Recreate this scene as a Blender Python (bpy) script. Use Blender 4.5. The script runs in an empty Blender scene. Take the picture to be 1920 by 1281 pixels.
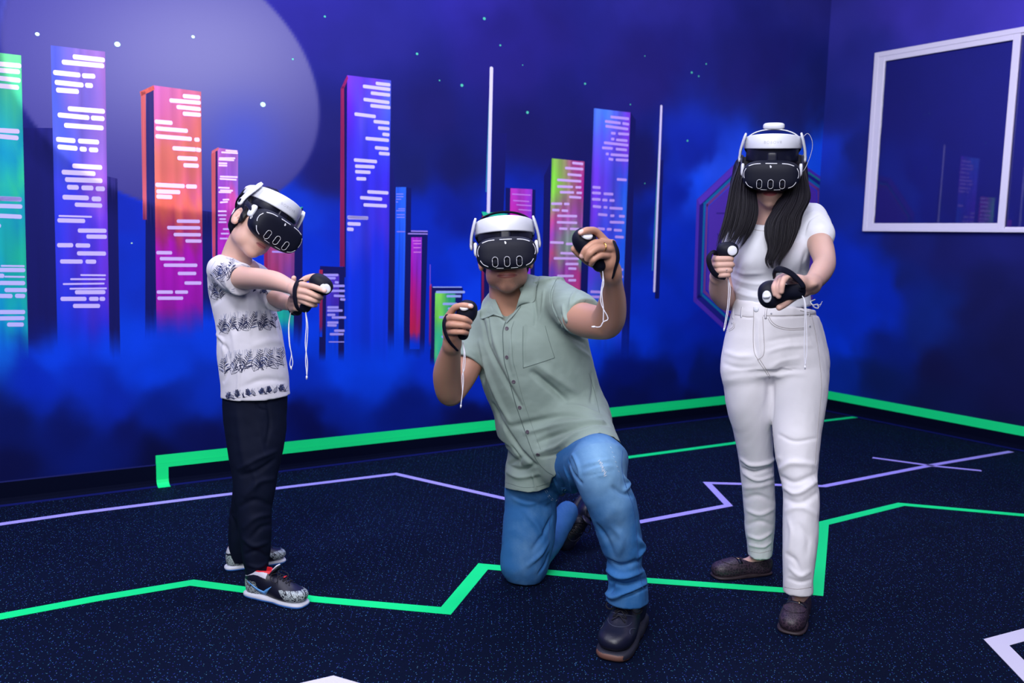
import bpy, math, random
import numpy as np
from mathutils import Vector, Matrix
from mathutils.bvhtree import BVHTree

# ------------------------------------------------------------------ camera
W, H = 1920, 1281
F_PX, TILT, ROLL = 1689.0, 0.112567, -0.02634
YAW, CAM_H = 0.5892, 1.21          # room is turned by YAW against the lens
BACK_D, RIGHT_D = 4.41, 5.672      # distances of the two painted walls
CEIL = 3.2
sc = bpy.context.scene
ct, st, cr, sr = math.cos(TILT), math.sin(TILT), math.cos(ROLL), math.sin(ROLL)
FWD = np.array([0, ct, -st]); R0 = np.array([1., 0, 0]); D0 = np.array([0, -st, -ct])
RGT = cr * R0 + sr * D0; DWN = -sr * R0 + cr * D0
CAM = np.array([0., 0., CAM_H])
cd = bpy.data.cameras.new('camera'); cam = bpy.data.objects.new('camera', cd)
sc.collection.objects.link(cam)
cd.sensor_width = 36; cd.lens = F_PX * 36 / W; cd.clip_start = .05
M = Matrix(((RGT[0], -DWN[0], -FWD[0], CAM[0]), (RGT[1], -DWN[1], -FWD[1], CAM[1]),
            (RGT[2], -DWN[2], -FWD[2], CAM[2]), (0, 0, 0, 1)))
cam.matrix_world = M
cd.dof.use_dof = True; cd.dof.focus_distance = 2.95; cd.dof.aperture_fstop = 3.2
sc.camera = cam
sc.view_settings.view_transform = 'Standard'; sc.view_settings.look = 'None'
sc.view_settings.gamma = 1; sc.view_settings.use_curve_mapping = False
sc.view_settings.exposure = 0.0
sc.cycles.max_bounces = 5; sc.cycles.diffuse_bounces = 3
sc.cycles.use_denoising = True
sc.cycles.caustics_reflective = False; sc.cycles.caustics_refractive = False
w_ = bpy.data.worlds.new('room_air'); sc.world = w_; w_.use_nodes = True
w_.node_tree.nodes['Background'].inputs[0].default_value = (.03, .04, .12, 1)
w_.node_tree.nodes['Background'].inputs[1].default_value = .3

def area(name, loc, aim, sx, sy, power, col, spread=180):
    l = bpy.data.lights.new(name, 'AREA'); l.shape = 'RECTANGLE'; l.size = sx; l.size_y = sy
    l.energy = power; l.color = col; l.spread = math.radians(spread)
    o = bpy.data.objects.new(name, l); sc.collection.objects.link(o)
    o.location = loc
    o.rotation_euler = (Vector(aim) - Vector(loc)).to_track_quat('-Z', 'Y').to_euler()
    return o
n_b = np.array([-math.sin(YAW), math.cos(YAW), 0.]); n_r = np.array([math.cos(YAW), math.sin(YAW), 0.])
def room(s, t, z):   # s along the back wall (towards the right wall), t towards the back wall
    return n_r * s + n_b * t + np.array([0, 0, z])
area('ceiling_flood', (-.55, .35, 3.12), (.15, 3.2, .7), 1.5, .8, 125, (.98, .965, 1.0))
area('flash_bounce', (-.5, -1.6, 2.3), (.1, 3.2, .9), 1.8, 1.2, 78, (.96, .965, 1.0))
area('added_wash_back', room(.2, 3.0, 3.15), room(.2, 4.2, 1.0), 5.0, .5, 160, (.80, .80, 1.0))  # added wash light out of view, brightens the back wall evenly
area('added_wash_corner', room(3.9, 2.6, 3.15), room(5.2, 3.6, 1.0), 1.6, 1.6, 85, (.82, .80, 1.0))  # another added light, unseen, to lift the far corner
area('added_wash_middle', room(1.6, .8, 3.15), room(1.6, 1.2, 0), 2.5, 1.5, 50, (.86, .86, 1.0))  # added unseen light, fills in the middle of the room
area('violet_strip', room(5.3, 1.4, 3.1), room(5.67, 1.9, 2.4), 2.2, .1, 9, (.55, .25, 1.0))
area('blue_wash', room(2.2, 4.2, 3.1), room(1.2, 1.6, .6), 3.5, .15, 28, (.10, .16, 1.0))

# round spotlight thrown on the painted wall
SP_L = np.array([-.75, 1.8, 2.6]); SP_A = np.array([.53650, .81765, -.20884]); SP_H = 10.32; SP_A = SP_A / np.linalg.norm(SP_A)
l_ = bpy.data.lights.new('wall_spotlight', 'SPOT'); l_.energy = 560; l_.color = (1.0, .97, 1.0); l_.spot_size = math.radians(2 * SP_H + .3); l_.spot_blend = .10; l_.shadow_soft_size = .012
o_ = bpy.data.objects.new('wall_spotlight', l_); sc.collection.objects.link(o_); o_.location = room(*SP_L)
o_.rotation_euler = Vector(n_r * SP_A[0] + n_b * SP_A[1] + np.array([0, 0, SP_A[2]])).to_track_quat('-Z', 'Y').to_euler()

# ------------------------------------------------------------------ maths helpers
def ray(px, py):
    return ((px - W / 2) / F_PX) * RGT + ((py - H / 2) / F_PX) * DWN + FWD
def P(px, py, Y):                       # the point seen at a pixel, Y metres into the room
    d = ray(px, py); return CAM + d * (Y / d[1])
def on_floor(px, py, z=0.0):
    d = ray(px, py); return CAM + d * ((z - CAM_H) / d[2])
def on_plane(px, py, n, dist):
    d = ray(px, py); return CAM + d * (dist / (n @ d))
def rpx(r, Y): return r * Y / F_PX * 1.01
def unit(v): v = np.asarray(v, float); return v / (np.linalg.norm(v) + 1e-12)
def lin(c):
    c = np.asarray(c, float) / 255.
    return np.where(c <= .04045, c / 12.92, ((c + .055) / 1.055) ** 2.4)
def vnoise(x, y, seed=0):
    xi = np.floor(x).astype(int); yi = np.floor(y).astype(int); fx = x - xi; fy = y - yi
    fx = fx * fx * (3 - 2 * fx); fy = fy * fy * (3 - 2 * fy)
    def h(a, b):
        n = (a * 374761393 + b * 668265263 + seed * 1442695041) & 0xffffffff
        n = ((n ^ (n >> 13)) * 1274126177) & 0xffffffff
        return ((n ^ (n >> 16)) & 0xffff) / 65535.
    return (h(xi, yi) * (1 - fx) + h(xi + 1, yi) * fx) * (1 - fy) + (h(xi, yi + 1) * (1 - fx) + h(xi + 1, yi + 1) * fx) * fy
def fbm(x, y, seed=0, o=4):
    s = 0; a = .5
    for i in range(o): s = s + a * vnoise(x * 2 ** i, y * 2 ** i, seed + i); a /= 2
    return s

# ------------------------------------------------------------------ materials
def mat(name, col=(200, 200, 200), rough=.6, metal=0, spec=.5, bump=None, attr=None, noise=None, sheen=0, sss=0, trans=0, coat=0, aniso=None):
    m = bpy.data.materials.new(name); m.use_nodes = True
    nt = m.node_tree; N = nt.nodes; L = nt.links; b = N['Principled BSDF']
    c = lin(col); b.inputs['Base Color'].default_value = (*c, 1)
    b.inputs['Roughness'].default_value = rough; b.inputs['Metallic'].default_value = metal
    b.inputs['Specular IOR Level'].default_value = spec
    b.inputs['Sheen Weight'].default_value = sheen
    if coat: b.inputs['Coat Weight'].default_value = coat
    if trans: b.inputs['Transmission Weight'].default_value = trans
    if sss:
        b.inputs['Subsurface Weight'].default_value = sss
        b.inputs['Subsurface Radius'].default_value = (.9, .35, .2); b.inputs['Subsurface Scale'].default_value = .012
    tc = N.new('ShaderNodeTexCoord'); src = None
    if attr:
        a = N.new('ShaderNodeAttribute'); a.attribute_name = attr; src = a.outputs['Color']
    if noise:                       # (scale, amount)
        nz = N.new('ShaderNodeTexNoise'); nz.inputs['Scale'].default_value = noise[0]; nz.inputs['Detail'].default_value = 5
        L.new(tc.outputs['Object'], nz.inputs['Vector'])
        mr = N.new('ShaderNodeMapRange'); mr.inputs['To Min'].default_value = 1 - noise[1]; mr.inputs['To Max'].default_value = 1 + noise[1]
        L.new(nz.outputs['Fac'], mr.inputs['Value'])
        mx = N.new('ShaderNodeVectorMath'); mx.operation = 'SCALE'
        if src: L.new(src, mx.inputs[0])
        else: mx.inputs[0].default_value = tuple(c)
        L.new(mr.outputs[0], mx.inputs['Scale']); src = mx.outputs[0]
    if src: L.new(src, b.inputs['Base Color'])
    if bump:                        # (kind, scale, distance)
        kind, scale, dist = bump
        if kind == 'weave':
            t = N.new('ShaderNodeTexWave'); t.inputs['Scale'].default_value = scale; t.bands_direction = 'DIAGONAL'
            t.inputs['Distortion'].default_value = 1.5
            out = t.outputs['Fac']
        elif kind == 'voronoi':
            t = N.new('ShaderNodeTexVoronoi'); t.inputs['Scale'].default_value = scale; out = t.outputs['Distance']
        else:
            t = N.new('ShaderNodeTexNoise'); t.inputs['Scale'].default_value = scale; t.inputs['Detail'].default_value = 6; out = t.outputs['Fac']
        L.new(tc.outputs['Object'], t.inputs['Vector'])
        bp = N.new('ShaderNodeBump'); bp.inputs['Distance'].default_value = dist; bp.inputs['Strength'].default_value = 1
        L.new(out, bp.inputs['Height']); L.new(bp.outputs[0], b.inputs['Normal'])
    return m

# ------------------------------------------------------------------ mesh helpers
COL = sc.collection
def tag(o, label=None, cat=None, group=None, kind=None):
    if label: o['label'] = label
    if cat: o['category'] = cat
    if group: o['group'] = group
    if kind: o['kind'] = kind
    return o
def empty(name, loc, label=None, cat=None, group=None):
    o = bpy.data.objects.new(name, None); COL.objects.link(o); o.location = Vector(loc); o.empty_display_size = .05
    return tag(o, label, cat, group)
class MB:
    """collects geometry in world coordinates, one material slot per part call"""
    def __init__(s): s.v = []; s.f = []; s.m = []; s.c = []; s.n = 0; s.mats = []
    def slot(s, m):
        if m not in s.mats: s.mats.append(m)
        return s.mats.index(m)
    def add(s, v, f, m, col=None):
        v = np.asarray(v, float).reshape(-1, 3); k = s.slot(m)
        f = [tuple(int(i) + s.n for i in q) for q in f]
        s.v.append(v); s.f += f; s.m += [k] * len(f); s.n += len(v)
        if col is None: col = np.ones((len(v), 3))
        s.c.append(np.broadcast_to(np.asarray(col, float), (len(v), 3)))
    def build(s, name, parent=None, loc=(0, 0, 0), smooth=True, color=False):
        me = bpy.data.meshes.new(name); v = np.concatenate(s.v)
        base = np.asarray(loc, float)
        me.from_pydata((v - base).tolist(), [], s.f)
        for m in s.mats: me.materials.append(m)
        me.polygons.foreach_set('material_index', s.m)
        me.polygons.foreach_set('use_smooth', [smooth] * len(s.f))
        if color:
            a = me.color_attributes.new('tint', 'FLOAT_COLOR', 'POINT')
            c = np.concatenate(s.c); a.data.foreach_set('color', np.concatenate([c, np.ones((len(c), 1))], 1).ravel())
        me.update()
        o = bpy.data.objects.new(name, me); COL.objects.link(o)
        o.location = Vector(base)
        if parent:
            o.parent = parent
            o.location = Vector(base - root_loc(parent))
        return o
def root_loc(o):
    l = np.zeros(3)
    while o is not None: l += np.array(o.location); o = o.parent
    return l
def centre_base(v):
    v = np.asarray(v).reshape(-1, 3); mn = v.min(0); mx = v.max(0); return np.array([(mn[0] + mx[0]) / 2, (mn[1] + mx[1]) / 2, mn[2]])
def box_vf(a, b):
    x0, y0, z0 = a; x1, y1, z1 = b
    v = [(x0, y0, z0), (x1, y0, z0), (x1, y1, z0), (x0, y1, z0), (x0, y0, z1), (x1, y0, z1), (x1, y1, z1), (x0, y1, z1)]
    return v, [(0, 3, 2, 1), (4, 5, 6, 7), (0, 1, 5, 4), (1, 2, 6, 5), (2, 3, 7, 6), (3, 0, 4, 7)]
def rbox(s0, t0, z0, s1, t1, z1):       # a box square to the room
    v, f = box_vf((s0, t0, z0), (s1, t1, z1))
    return [room(*p) for p in v], f
def tube(path, r, n=8, closed=False, flat=1.0, nrm=None):
    path = np.asarray(path, float); m = len(path); r = np.broadcast_to(np.asarray(r, float), (m,))
    V = []; prev = None
    for i in range(m):
        if closed: t = path[(i + 1) % m] - path[i - 1]
        else: t = path[min(i + 1, m - 1)] - path[max(i - 1, 0)]
        t = unit(t)
        if nrm is not None: u = np.asarray(nrm[i] if np.ndim(nrm) > 1 else nrm, float)
        elif prev is None: u = np.array([0, 0, 1.]) if abs(t[2]) < .9 else np.array([1., 0, 0])
        else: u = prev
        u = unit(u - t * (u @ t)); prev = u; w = np.cross(t, u)
        for k in range(n):
            a = 2 * math.pi * k / n
            V.append(path[i] + r[i] * (math.sin(a) * w + math.cos(a) * u * flat))
    F = []
    for i in range(m if closed else m - 1):
        j = (i + 1) % m
        for k in range(n): F.append((i * n + k, i * n + (k + 1) % n, j * n + (k + 1) % n, j * n + k))
    if not closed: F.append(tuple(range(n - 1, -1, -1))); F.append(tuple((m - 1) * n + k for k in range(n)))
    return V, F
def smooth_path(pts, n=24):
    pts = np.asarray(pts, float); k = len(pts)
    if k < 3: return np.array([pts[0] + (pts[-1] - pts[0]) * t for t in np.linspace(0, 1, n)])
    q = np.concatenate([[2 * pts[0] - pts[1]], pts, [2 * pts[-1] - pts[-2]]]); out = []
    for t in np.linspace(0, k - 1 - 1e-6, n):
        i = int(t); u = t - i; a, b, c, d = q[i:i + 4]
        out.append(.5 * (2 * b + (c - a) * u + (2 * a - 5 * b + 4 * c - d) * u * u + (3 * b - a - 3 * c + d) * u ** 3))
    return np.array(out)
# ------------------------------------------------------------------ the room
m_floor = mat('rubber_floor', rough=.8, spec=.08)
def floor_nodes(m):
    nt = m.node_tree; N = nt.nodes; L = nt.links; b = N['Principled BSDF']; tc = N.new('ShaderNodeTexCoord')
    base = N.new('ShaderNodeTexNoise'); base.inputs['Scale'].default_value = 2.2; base.inputs['Detail'].default_value = 3
    L.new(tc.outputs['Object'], base.inputs['Vector'])
    cr_ = N.new('ShaderNodeValToRGB')
    cr_.color_ramp.elements[0].position = .3; cr_.color_ramp.elements[0].color = (*lin((2, 10, 34)), 1)
    cr_.color_ramp.elements[1].position = .7; cr_.color_ramp.elements[1].color = (*lin((3, 13, 40)), 1)
    L.new(base.outputs['Fac'], cr_.inputs[0]); col = cr_.outputs[0]
    for sc_, thr, c, seed, st_ in ((60, .075, (56, 108, 168), 0, (1, .6, 1)), (66, .07, (54, 64, 165), 7, (.6, 1, 1)), (40, .045, (110, 160, 195), 13, (1, 1, 1)), (80, .09, (40, 66, 150), 3, (1, .7, 1)), (70, .07, (40, 110, 130), 23, (.8, 1, 1))):
        mp = N.new('ShaderNodeMapping'); mp.inputs['Scale'].default_value = st_; mp.inputs['Location'].default_value = (seed, seed, 0)
        L.new(tc.outputs['Object'], mp.inputs[0])
        v = N.new('ShaderNodeTexVoronoi'); v.inputs['Scale'].default_value = sc_; v.voronoi_dimensions = '2D'
        L.new(mp.outputs[0], v.inputs['Vector'])
        lt = N.new('ShaderNodeMath'); lt.operation = 'LESS_THAN'; lt.inputs[1].default_value = thr; L.new(v.outputs['Distance'], lt.inputs[0])
        sp = N.new('ShaderNodeSeparateColor'); L.new(v.outputs['Color'], sp.inputs[0])
        g = N.new('ShaderNodeMath'); g.operation = 'GREATER_THAN'; g.inputs[1].default_value = .70; L.new(sp.outputs[0], g.inputs[0])
        mu = N.new('ShaderNodeMath'); mu.operation = 'MULTIPLY'; L.new(lt.outputs[0], mu.inputs[0]); L.new(g.outputs[0], mu.inputs[1])
        mx = N.new('ShaderNodeMix'); mx.data_type = 'RGBA'; mx.inputs[7].default_value = (*lin(c), 1)
        L.new(mu.outputs[0], mx.inputs[0]); L.new(col, mx.inputs[6]); col = mx.outputs[2]
    L.new(col, b.inputs['Base Color'])
    nz = N.new('ShaderNodeTexNoise'); nz.inputs['Scale'].default_value = 420; L.new(tc.outputs['Object'], nz.inputs['Vector'])
    bp = N.new('ShaderNodeBump'); bp.inputs['Distance'].default_value = .0015; L.new(nz.outputs['Fac'], bp.inputs['Height']); L.new(bp.outputs[0], b.inputs['Normal'])
floor_nodes(m_floor)
S0, T0 = -5.2, -3.2
def struct(name, v, f, m, loc=None):
    b = MB(); b.add(v, f, m); o = b.build(name, smooth=False, loc=loc if loc is not None else centre_base(v)); o['kind'] = 'structure'; return o
struct('floor', *rbox(S0, T0, -.1, RIGHT_D, BACK_D, 0), m_floor)
m_ceil = mat('ceiling_paint', (28, 26, 70), .8, noise=(3, .1))
struct('ceiling', *rbox(S0, T0, CEIL, RIGHT_D, BACK_D, CEIL + .1), m_ceil)
m_navy = mat('navy_wall_paint', (22, 24, 74), .75, noise=(4, .08), bump=('noise', 300, .0004))
struct('wall_left', *rbox(S0 - .1, T0, 0, S0, BACK_D, CEIL), m_navy)
struct('wall_front', *rbox(S0, T0 - .1, 0, RIGHT_D, T0, CEIL), m_navy)

m_mural = mat('mural_paint', rough=.75, spec=.06, attr='tint', bump=('noise', 260, .0004))
# background tones of the mural at points of the wall (image position, colour of the paint)
ctrl_b = [(-60,-60,44,44,126),(60,20,57,60,135),(300,-30,88,88,148),(600,10,39,36,126),(900,-40,44,38,135),(1250,-40,44,42,135),(1540,-30,48,50,136),
 (700,60,37,36,120),(960,100,35,30,113),(1200,140,33,30,108),(1400,120,33,34,111),(1500,200,31,38,108),(800,230,26,26,93),(1000,240,24,24,90),(1200,300,22,24,88),(1060,260,24,24,90),
 (760,330,22,28,90),(860,330,20,24,86),(630,330,26,26,93),(600,260,29,30,99),(60,300,20,24,88),(20,200,31,32,108),(240,400,18,40,165),(230,470,14,44,175),(250,520,12,46,180),
 (60,500,16,22,90),(80,400,18,22,92),(580,420,16,54,190),(590,480,8,46,190),(560,560,6,50,200),(640,440,14,40,170),(800,420,10,40,165),(850,400,12,30,135),(860,480,6,48,190),(880,560,8,60,215),(780,560,4,40,190),
 (840,620,4,50,205),(760,600,4,40,190),(940,420,12,40,165),(1010,420,14,36,150),(1100,620,4,60,225),(1200,440,12,30,120),(1200,560,8,46,190),(1210,620,6,54,205),(1280,470,10,46,185),(1290,560,6,44,185),(1340,330,38,86,238),(1320,350,24,80,235),(1300,300,20,40,160),(1280,360,12,34,150),
 (1330,600,10,36,165),(1540,290,24,90,235),(1540,380,14,60,210),(1560,450,10,50,190),(1590,560,8,50,195),(1540,640,10,56,210),(1290,640,4,40,170),
 (0,660,12,90,205),(60,620,14,26,110),(110,680,8,60,210),(230,660,8,62,215),(300,690,6,60,212),(420,560,4,56,210),(400,620,6,60,215),(480,640,6,60,215),(560,650,6,62,218),(640,700,6,64,220),(720,690,6,64,220),(800,700,6,50,200),(880,690,6,44,180),
 (60,720,6,40,175),(150,730,8,42,172),(220,750,8,36,155),(320,760,6,30,130),(400,730,6,44,170),(560,720,6,46,185),(640,760,8,36,150),(760,760,6,26,120),(1000,720,6,40,170),(1180,700,6,22,110),(1290,690,6,34,150),(1240,720,8,22,92),
 (0,790,8,20,88),(120,800,8,20,92),(240,800,8,18,86),(400,810,8,16,78),(600,800,8,16,82),(860,780,8,16,78),(1180,740,8,20,86),(1340,720,8,26,100),(1500,720,8,40,150),(0,870,8,14,66),(300,860,6,12,60),(900,830,6,12,60),(1300,760,8,16,68)]
def shepard(X, Y, ctrl, s0=55.):
    num = np.zeros(X.shape + (3,)); den = np.zeros(X.shape)
    for x, y, r, g, b in ctrl:
        w = 1. / (((X - x) ** 2 + (Y - y) ** 2) / s0 ** 2 + .12) ** 2
        num += w[..., None] * np.array([r, g, b]); den += w
    return num / den[..., None]
def tone_at(X, Y, S, Z, ctrl):
    wx = (fbm(S * 3.1, Z * 3.1, 3) - .47) * 100; wy = (fbm(S * 3.1, Z * 3.1, 11) - .47) * 80
    return shepard(X + wx, Y + wy, ctrl) * (1 + .16 * (fbm(S * 5, Z * 5, 21) - .47)[..., None])
def project(pts):
    v = pts - CAM; z = v @ FWD
    return W / 2 + F_PX * (v @ RGT) / z, H / 2 + F_PX * (v @ DWN) / z, z
def wall_grid(name, lo, hi, z1, step, axis_fn, ctrl, extra):
    ns = int((hi - lo) / step) + 1; nz = int(z1 / step) + 1
    s = np.linspace(lo, hi, ns); z = np.linspace(0, z1, nz); S, Z = np.meshgrid(s, z)
    pts = axis_fn(S, Z); X, Y, dep = project(pts.reshape(-1, 3)); X = X.reshape(S.shape); Y = Y.reshape(S.shape)
    bad = dep.reshape(S.shape) < .5
    X = np.clip(np.where(bad, -2000, X), -400, 2300); Y = np.clip(np.where(bad, 600, Y), -200, 1100)
    c = tone_at(X, Y, S, Z, ctrl)
    c = extra(c, X, Y, S, Z)
    idx = np.arange(ns * nz).reshape(nz, ns)
    f = np.stack([idx[:-1, :-1], idx[:-1, 1:], idx[1:, 1:], idx[1:, :-1]], -1).reshape(-1, 4)
    b = MB(); b.add(pts.reshape(-1, 3), f, m_mural, lin(np.clip(c, 0, 255)).reshape(-1, 3))
    o = b.build(name, smooth=True, color=True, loc=room(lo, BACK_D, 0) if name == 'wall_back' else room(RIGHT_D, 0, 0)); o['kind'] = 'structure'
    return o
def wb(px, py):  # back-wall coordinates of an image point
    q = on_plane(px, py, n_b, BACK_D); return np.array([q @ n_r, q[2]])
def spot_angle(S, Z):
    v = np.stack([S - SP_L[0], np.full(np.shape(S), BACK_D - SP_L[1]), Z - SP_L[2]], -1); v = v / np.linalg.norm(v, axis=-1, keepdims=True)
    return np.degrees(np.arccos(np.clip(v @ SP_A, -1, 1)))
def spot_pool_tone(c, X, Y, S, Z):     # pale haze of the spotlight pool, painted into the wall colour
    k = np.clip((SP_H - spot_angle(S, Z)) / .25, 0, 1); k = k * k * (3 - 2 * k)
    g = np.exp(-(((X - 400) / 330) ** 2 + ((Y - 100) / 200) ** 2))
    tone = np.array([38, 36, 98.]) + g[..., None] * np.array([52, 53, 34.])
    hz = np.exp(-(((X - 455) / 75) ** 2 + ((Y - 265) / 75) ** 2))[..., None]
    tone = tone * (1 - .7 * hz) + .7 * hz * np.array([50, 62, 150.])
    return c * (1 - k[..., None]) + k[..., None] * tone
def base_paint(S, Z):      # how much paler a colour reads in the pool of light, so paint stays below it
    d = spot_angle(S, Z); k = np.clip((SP_H + 2 - d) / 5., 0, 1); return 1 + 1.5 * k
wall_back = wall_grid('wall_back', S0, RIGHT_D, CEIL, .0125, lambda S, Z: np.stack([n_r[0] * S + n_b[0] * BACK_D, n_r[1] * S + n_b[1] * BACK_D, Z], -1), ctrl_b, spot_pool_tone)
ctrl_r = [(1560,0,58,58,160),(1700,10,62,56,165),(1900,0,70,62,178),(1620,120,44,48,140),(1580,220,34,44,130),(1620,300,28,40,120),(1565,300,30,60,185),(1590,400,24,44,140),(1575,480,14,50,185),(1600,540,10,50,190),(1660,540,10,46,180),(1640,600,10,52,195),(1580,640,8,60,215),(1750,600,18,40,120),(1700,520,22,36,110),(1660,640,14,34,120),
 (1700,460,28,34,104),(1800,480,28,32,100),(1900,470,30,34,106),(1850,560,24,28,84),(1900,640,22,26,76),(1760,680,20,24,74),(1640,700,14,32,92),(1580,700,10,46,150),(1900,740,20,24,72),(1750,740,16,26,74),(1900,800,16,24,66),(1650,300,36,40,120)]  # lighter violet at the top right is light spill painted into the tones
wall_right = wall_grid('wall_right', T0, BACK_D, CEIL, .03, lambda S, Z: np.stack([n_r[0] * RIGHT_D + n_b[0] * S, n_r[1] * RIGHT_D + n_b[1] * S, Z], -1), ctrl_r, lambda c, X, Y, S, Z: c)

# cove base
m_base = mat('black_vinyl', (4, 9, 32), .7, spec=.04)
m_edge = mat('baseboard_lip', (12, 20, 84), .6, spec=.1)
def cove(name, fn, lo, hi):
    prof = [(0, .104), (.004, .106), (.006, .1), (.006, .03), (.010, .016), (.022, .006), (.034, .001), (.034, 0), (0, 0)]
    b = MB(); V = [fn(lo, t, z) for t, z in prof] + [fn(hi, t, z) for t, z in prof]; n = len(prof)
    F = [(i, (i + 1) % n, n + (i + 1) % n, n + i) for i in range(n)]
    b.add(V, F[2:5] + F[7:], m_base); b.add(V, F[:2] + F[5:7], m_edge)
    o = b.build(name, loc=V[0] * [1, 1, 0], smooth=False); o['kind'] = 'structure'
cove('baseboard_back', lambda s, t, z: room(s, BACK_D - t, z), S0, RIGHT_D)
cove('baseboard_right', lambda s, t, z: room(RIGHT_D - t, s, z), T0, BACK_D)

# ------------------------------------------------------------------ the painted skyline
m_dash = mat('mural_window_paint', rough=.7, spec=.06, attr='tint')
mural = MB()
def face(tl, tr, br, bl, rows, lift=.002, nx=14, ny=40, streak=.10, seed=0, fade=None):
    """a painted panel on the back wall; rows = (v, left colour, right colour)"""
    lift = .00015 + lift * .1      # coats of paint, one over the other
    c = [wb(*p) for p in (tl, tr, br, bl)]; U, V = np.meshgrid(np.linspace(0, 1, nx), np.linspace(0, 1, ny))
    q = (c[0][None, None] * ((1 - U) * (1 - V))[..., None] + c[1] * (U * (1 - V))[..., None] + c[2] * (U * V)[..., None] + c[3] * ((1 - U) * V)[..., None])
    vv = [r[0] for r in rows]; Vn = np.clip(V + (fbm(U * 6 + seed, V * 2, seed) - .47) * .22, 0, 1)
    L_ = np.stack([np.interp(Vn, vv, [r[1][k] for r in rows]) for k in range(3)], -1)
    R_ = np.stack([np.interp(Vn, vv, [r[2][k] for r in rows]) for k in range(3)], -1)
    Un = np.clip(U + (vnoise(V * 7, U * 3, seed + 5) - .5) * .5, 0, 1)[..., None]
    col = L_ * (1 - Un) + R_ * Un
    col *= 1 + streak * (vnoise(U * 11 + seed * 3, V * 3, seed + 9) - .5)[..., None] * 2
    pts = np.stack([n_r[0] * q[..., 0] + n_b[0] * (BACK_D - lift), n_r[1] * q[..., 0] + n_b[1] * (BACK_D - lift), q[..., 1]], -1)
    if br[1] > 630 and nx > 2:  # foot of the tower dissolves into the painted mist
        fade = fade or (.84, .98); X, Y, _ = project(pts.reshape(-1, 3)); bg = tone_at(X.reshape(U.shape), Y.reshape(U.shape), q[..., 0], q[..., 1], ctrl_b)
        fx = np.interp(V + (fbm(U * 3 + seed, V * 3, seed + 2) - .47) * .1, (fade[0], min(fade[1], .96)), [0, 1])[..., None]; fx[-2:] = 1
        col = col * (1 - fx) + bg * fx
    idx = np.arange(nx * ny).reshape(ny, nx)
    f = np.stack([idx[:-1, :-1], idx[1:, :-1], idx[1:, 1:], idx[:-1, 1:]], -1).reshape(-1, 4)
    mural.add(pts.reshape(-1, 3), f, m_mural, (lin(np.clip(col, 0, 255)) / base_paint(q[..., 0], q[..., 1])[..., None]).reshape(-1, 3))
def dash(x0, y0, x1, y1, th, col=(205, 195, 245), lift=.004):
    lift = .00015 + lift * .14; a, b = wb(x0, y0), wb(x1, y1); r = th / 2 * 4.6 / F_PX * (1 if x0 < 900 else 1.25); d = unit(b - a); n = np.array([-d[1], d[0]])
    if np.linalg.norm(b - a) > 2 * r: a = a + d * r * .6; b = b - d * r * .6
    ang = np.linspace(math.pi / 2, 3 * math.pi / 2, 5)
    ring = [a + r * (math.sin(t) * n * 1. + math.cos(t) * d * .6) for t in ang] + [b + r * (-math.sin(t) * n + -math.cos(t) * d * .6) for t in ang]
    mural.add([room(p[0], BACK_D - lift, p[1]) for p in ring], [tuple(range(len(ring) - 1, -1, -1))], m_dash, lin(col))
BL = (6, 60, 212); DK = (20, 22, 88); DK2 = (16, 22, 90)
# green tower at the edge
face((-60, 92), (39.5, 104), (54, 690), (-50, 690), [(0, (70, 190, 160), (120, 215, 130)), (.12, (30, 150, 165), (70, 190, 140)), (.3, (18, 130, 165), (20, 135, 160)), (.4, (20, 130, 170), (50, 190, 120)), (.48, (30, 170, 140), (18, 130, 165)), (.62, (14, 130, 180), (30, 170, 140)), (.8, (10, 120, 195), (20, 160, 170)), (1, (8, 110, 215), (8, 110, 215))], seed=1, fade=(.86, 1, (6, 96, 214)))
face((40, 240), (108, 240), (108, 690), (54, 690), [(0, (30, 30, 112), (30, 30, 112)), (.1, (22, 24, 92), (22, 24, 92)), (1, DK, DK)], lift=.001, streak=.03, seed=2, fade=(.78, .93, BL))
# blue and violet tower
face((95, 85), (197, 97), (206, 690), (109, 690), [(0, (92, 104, 225), (175, 130, 225)), (.2, (84, 104, 225), (185, 120, 215)), (.3, (84, 98, 222), (175, 115, 215)), (.42, (50, 70, 215), (140, 80, 205)), (.5, (46, 60, 210), (98, 52, 195)), (.7, (42, 52, 205), (90, 48, 190)), (.85, (8, 56, 205), (50, 40, 190)), (1, BL, BL)], seed=3, fade=(.85, .97, BL))
face((199, 330), (220, 335), (226, 690), (206, 690), [(0, (48, 44, 122), (48, 44, 122)), (.1, DK, DK), (1, DK, DK)], lift=.001, streak=.03, seed=4, fade=(.8, .95, BL))
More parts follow.
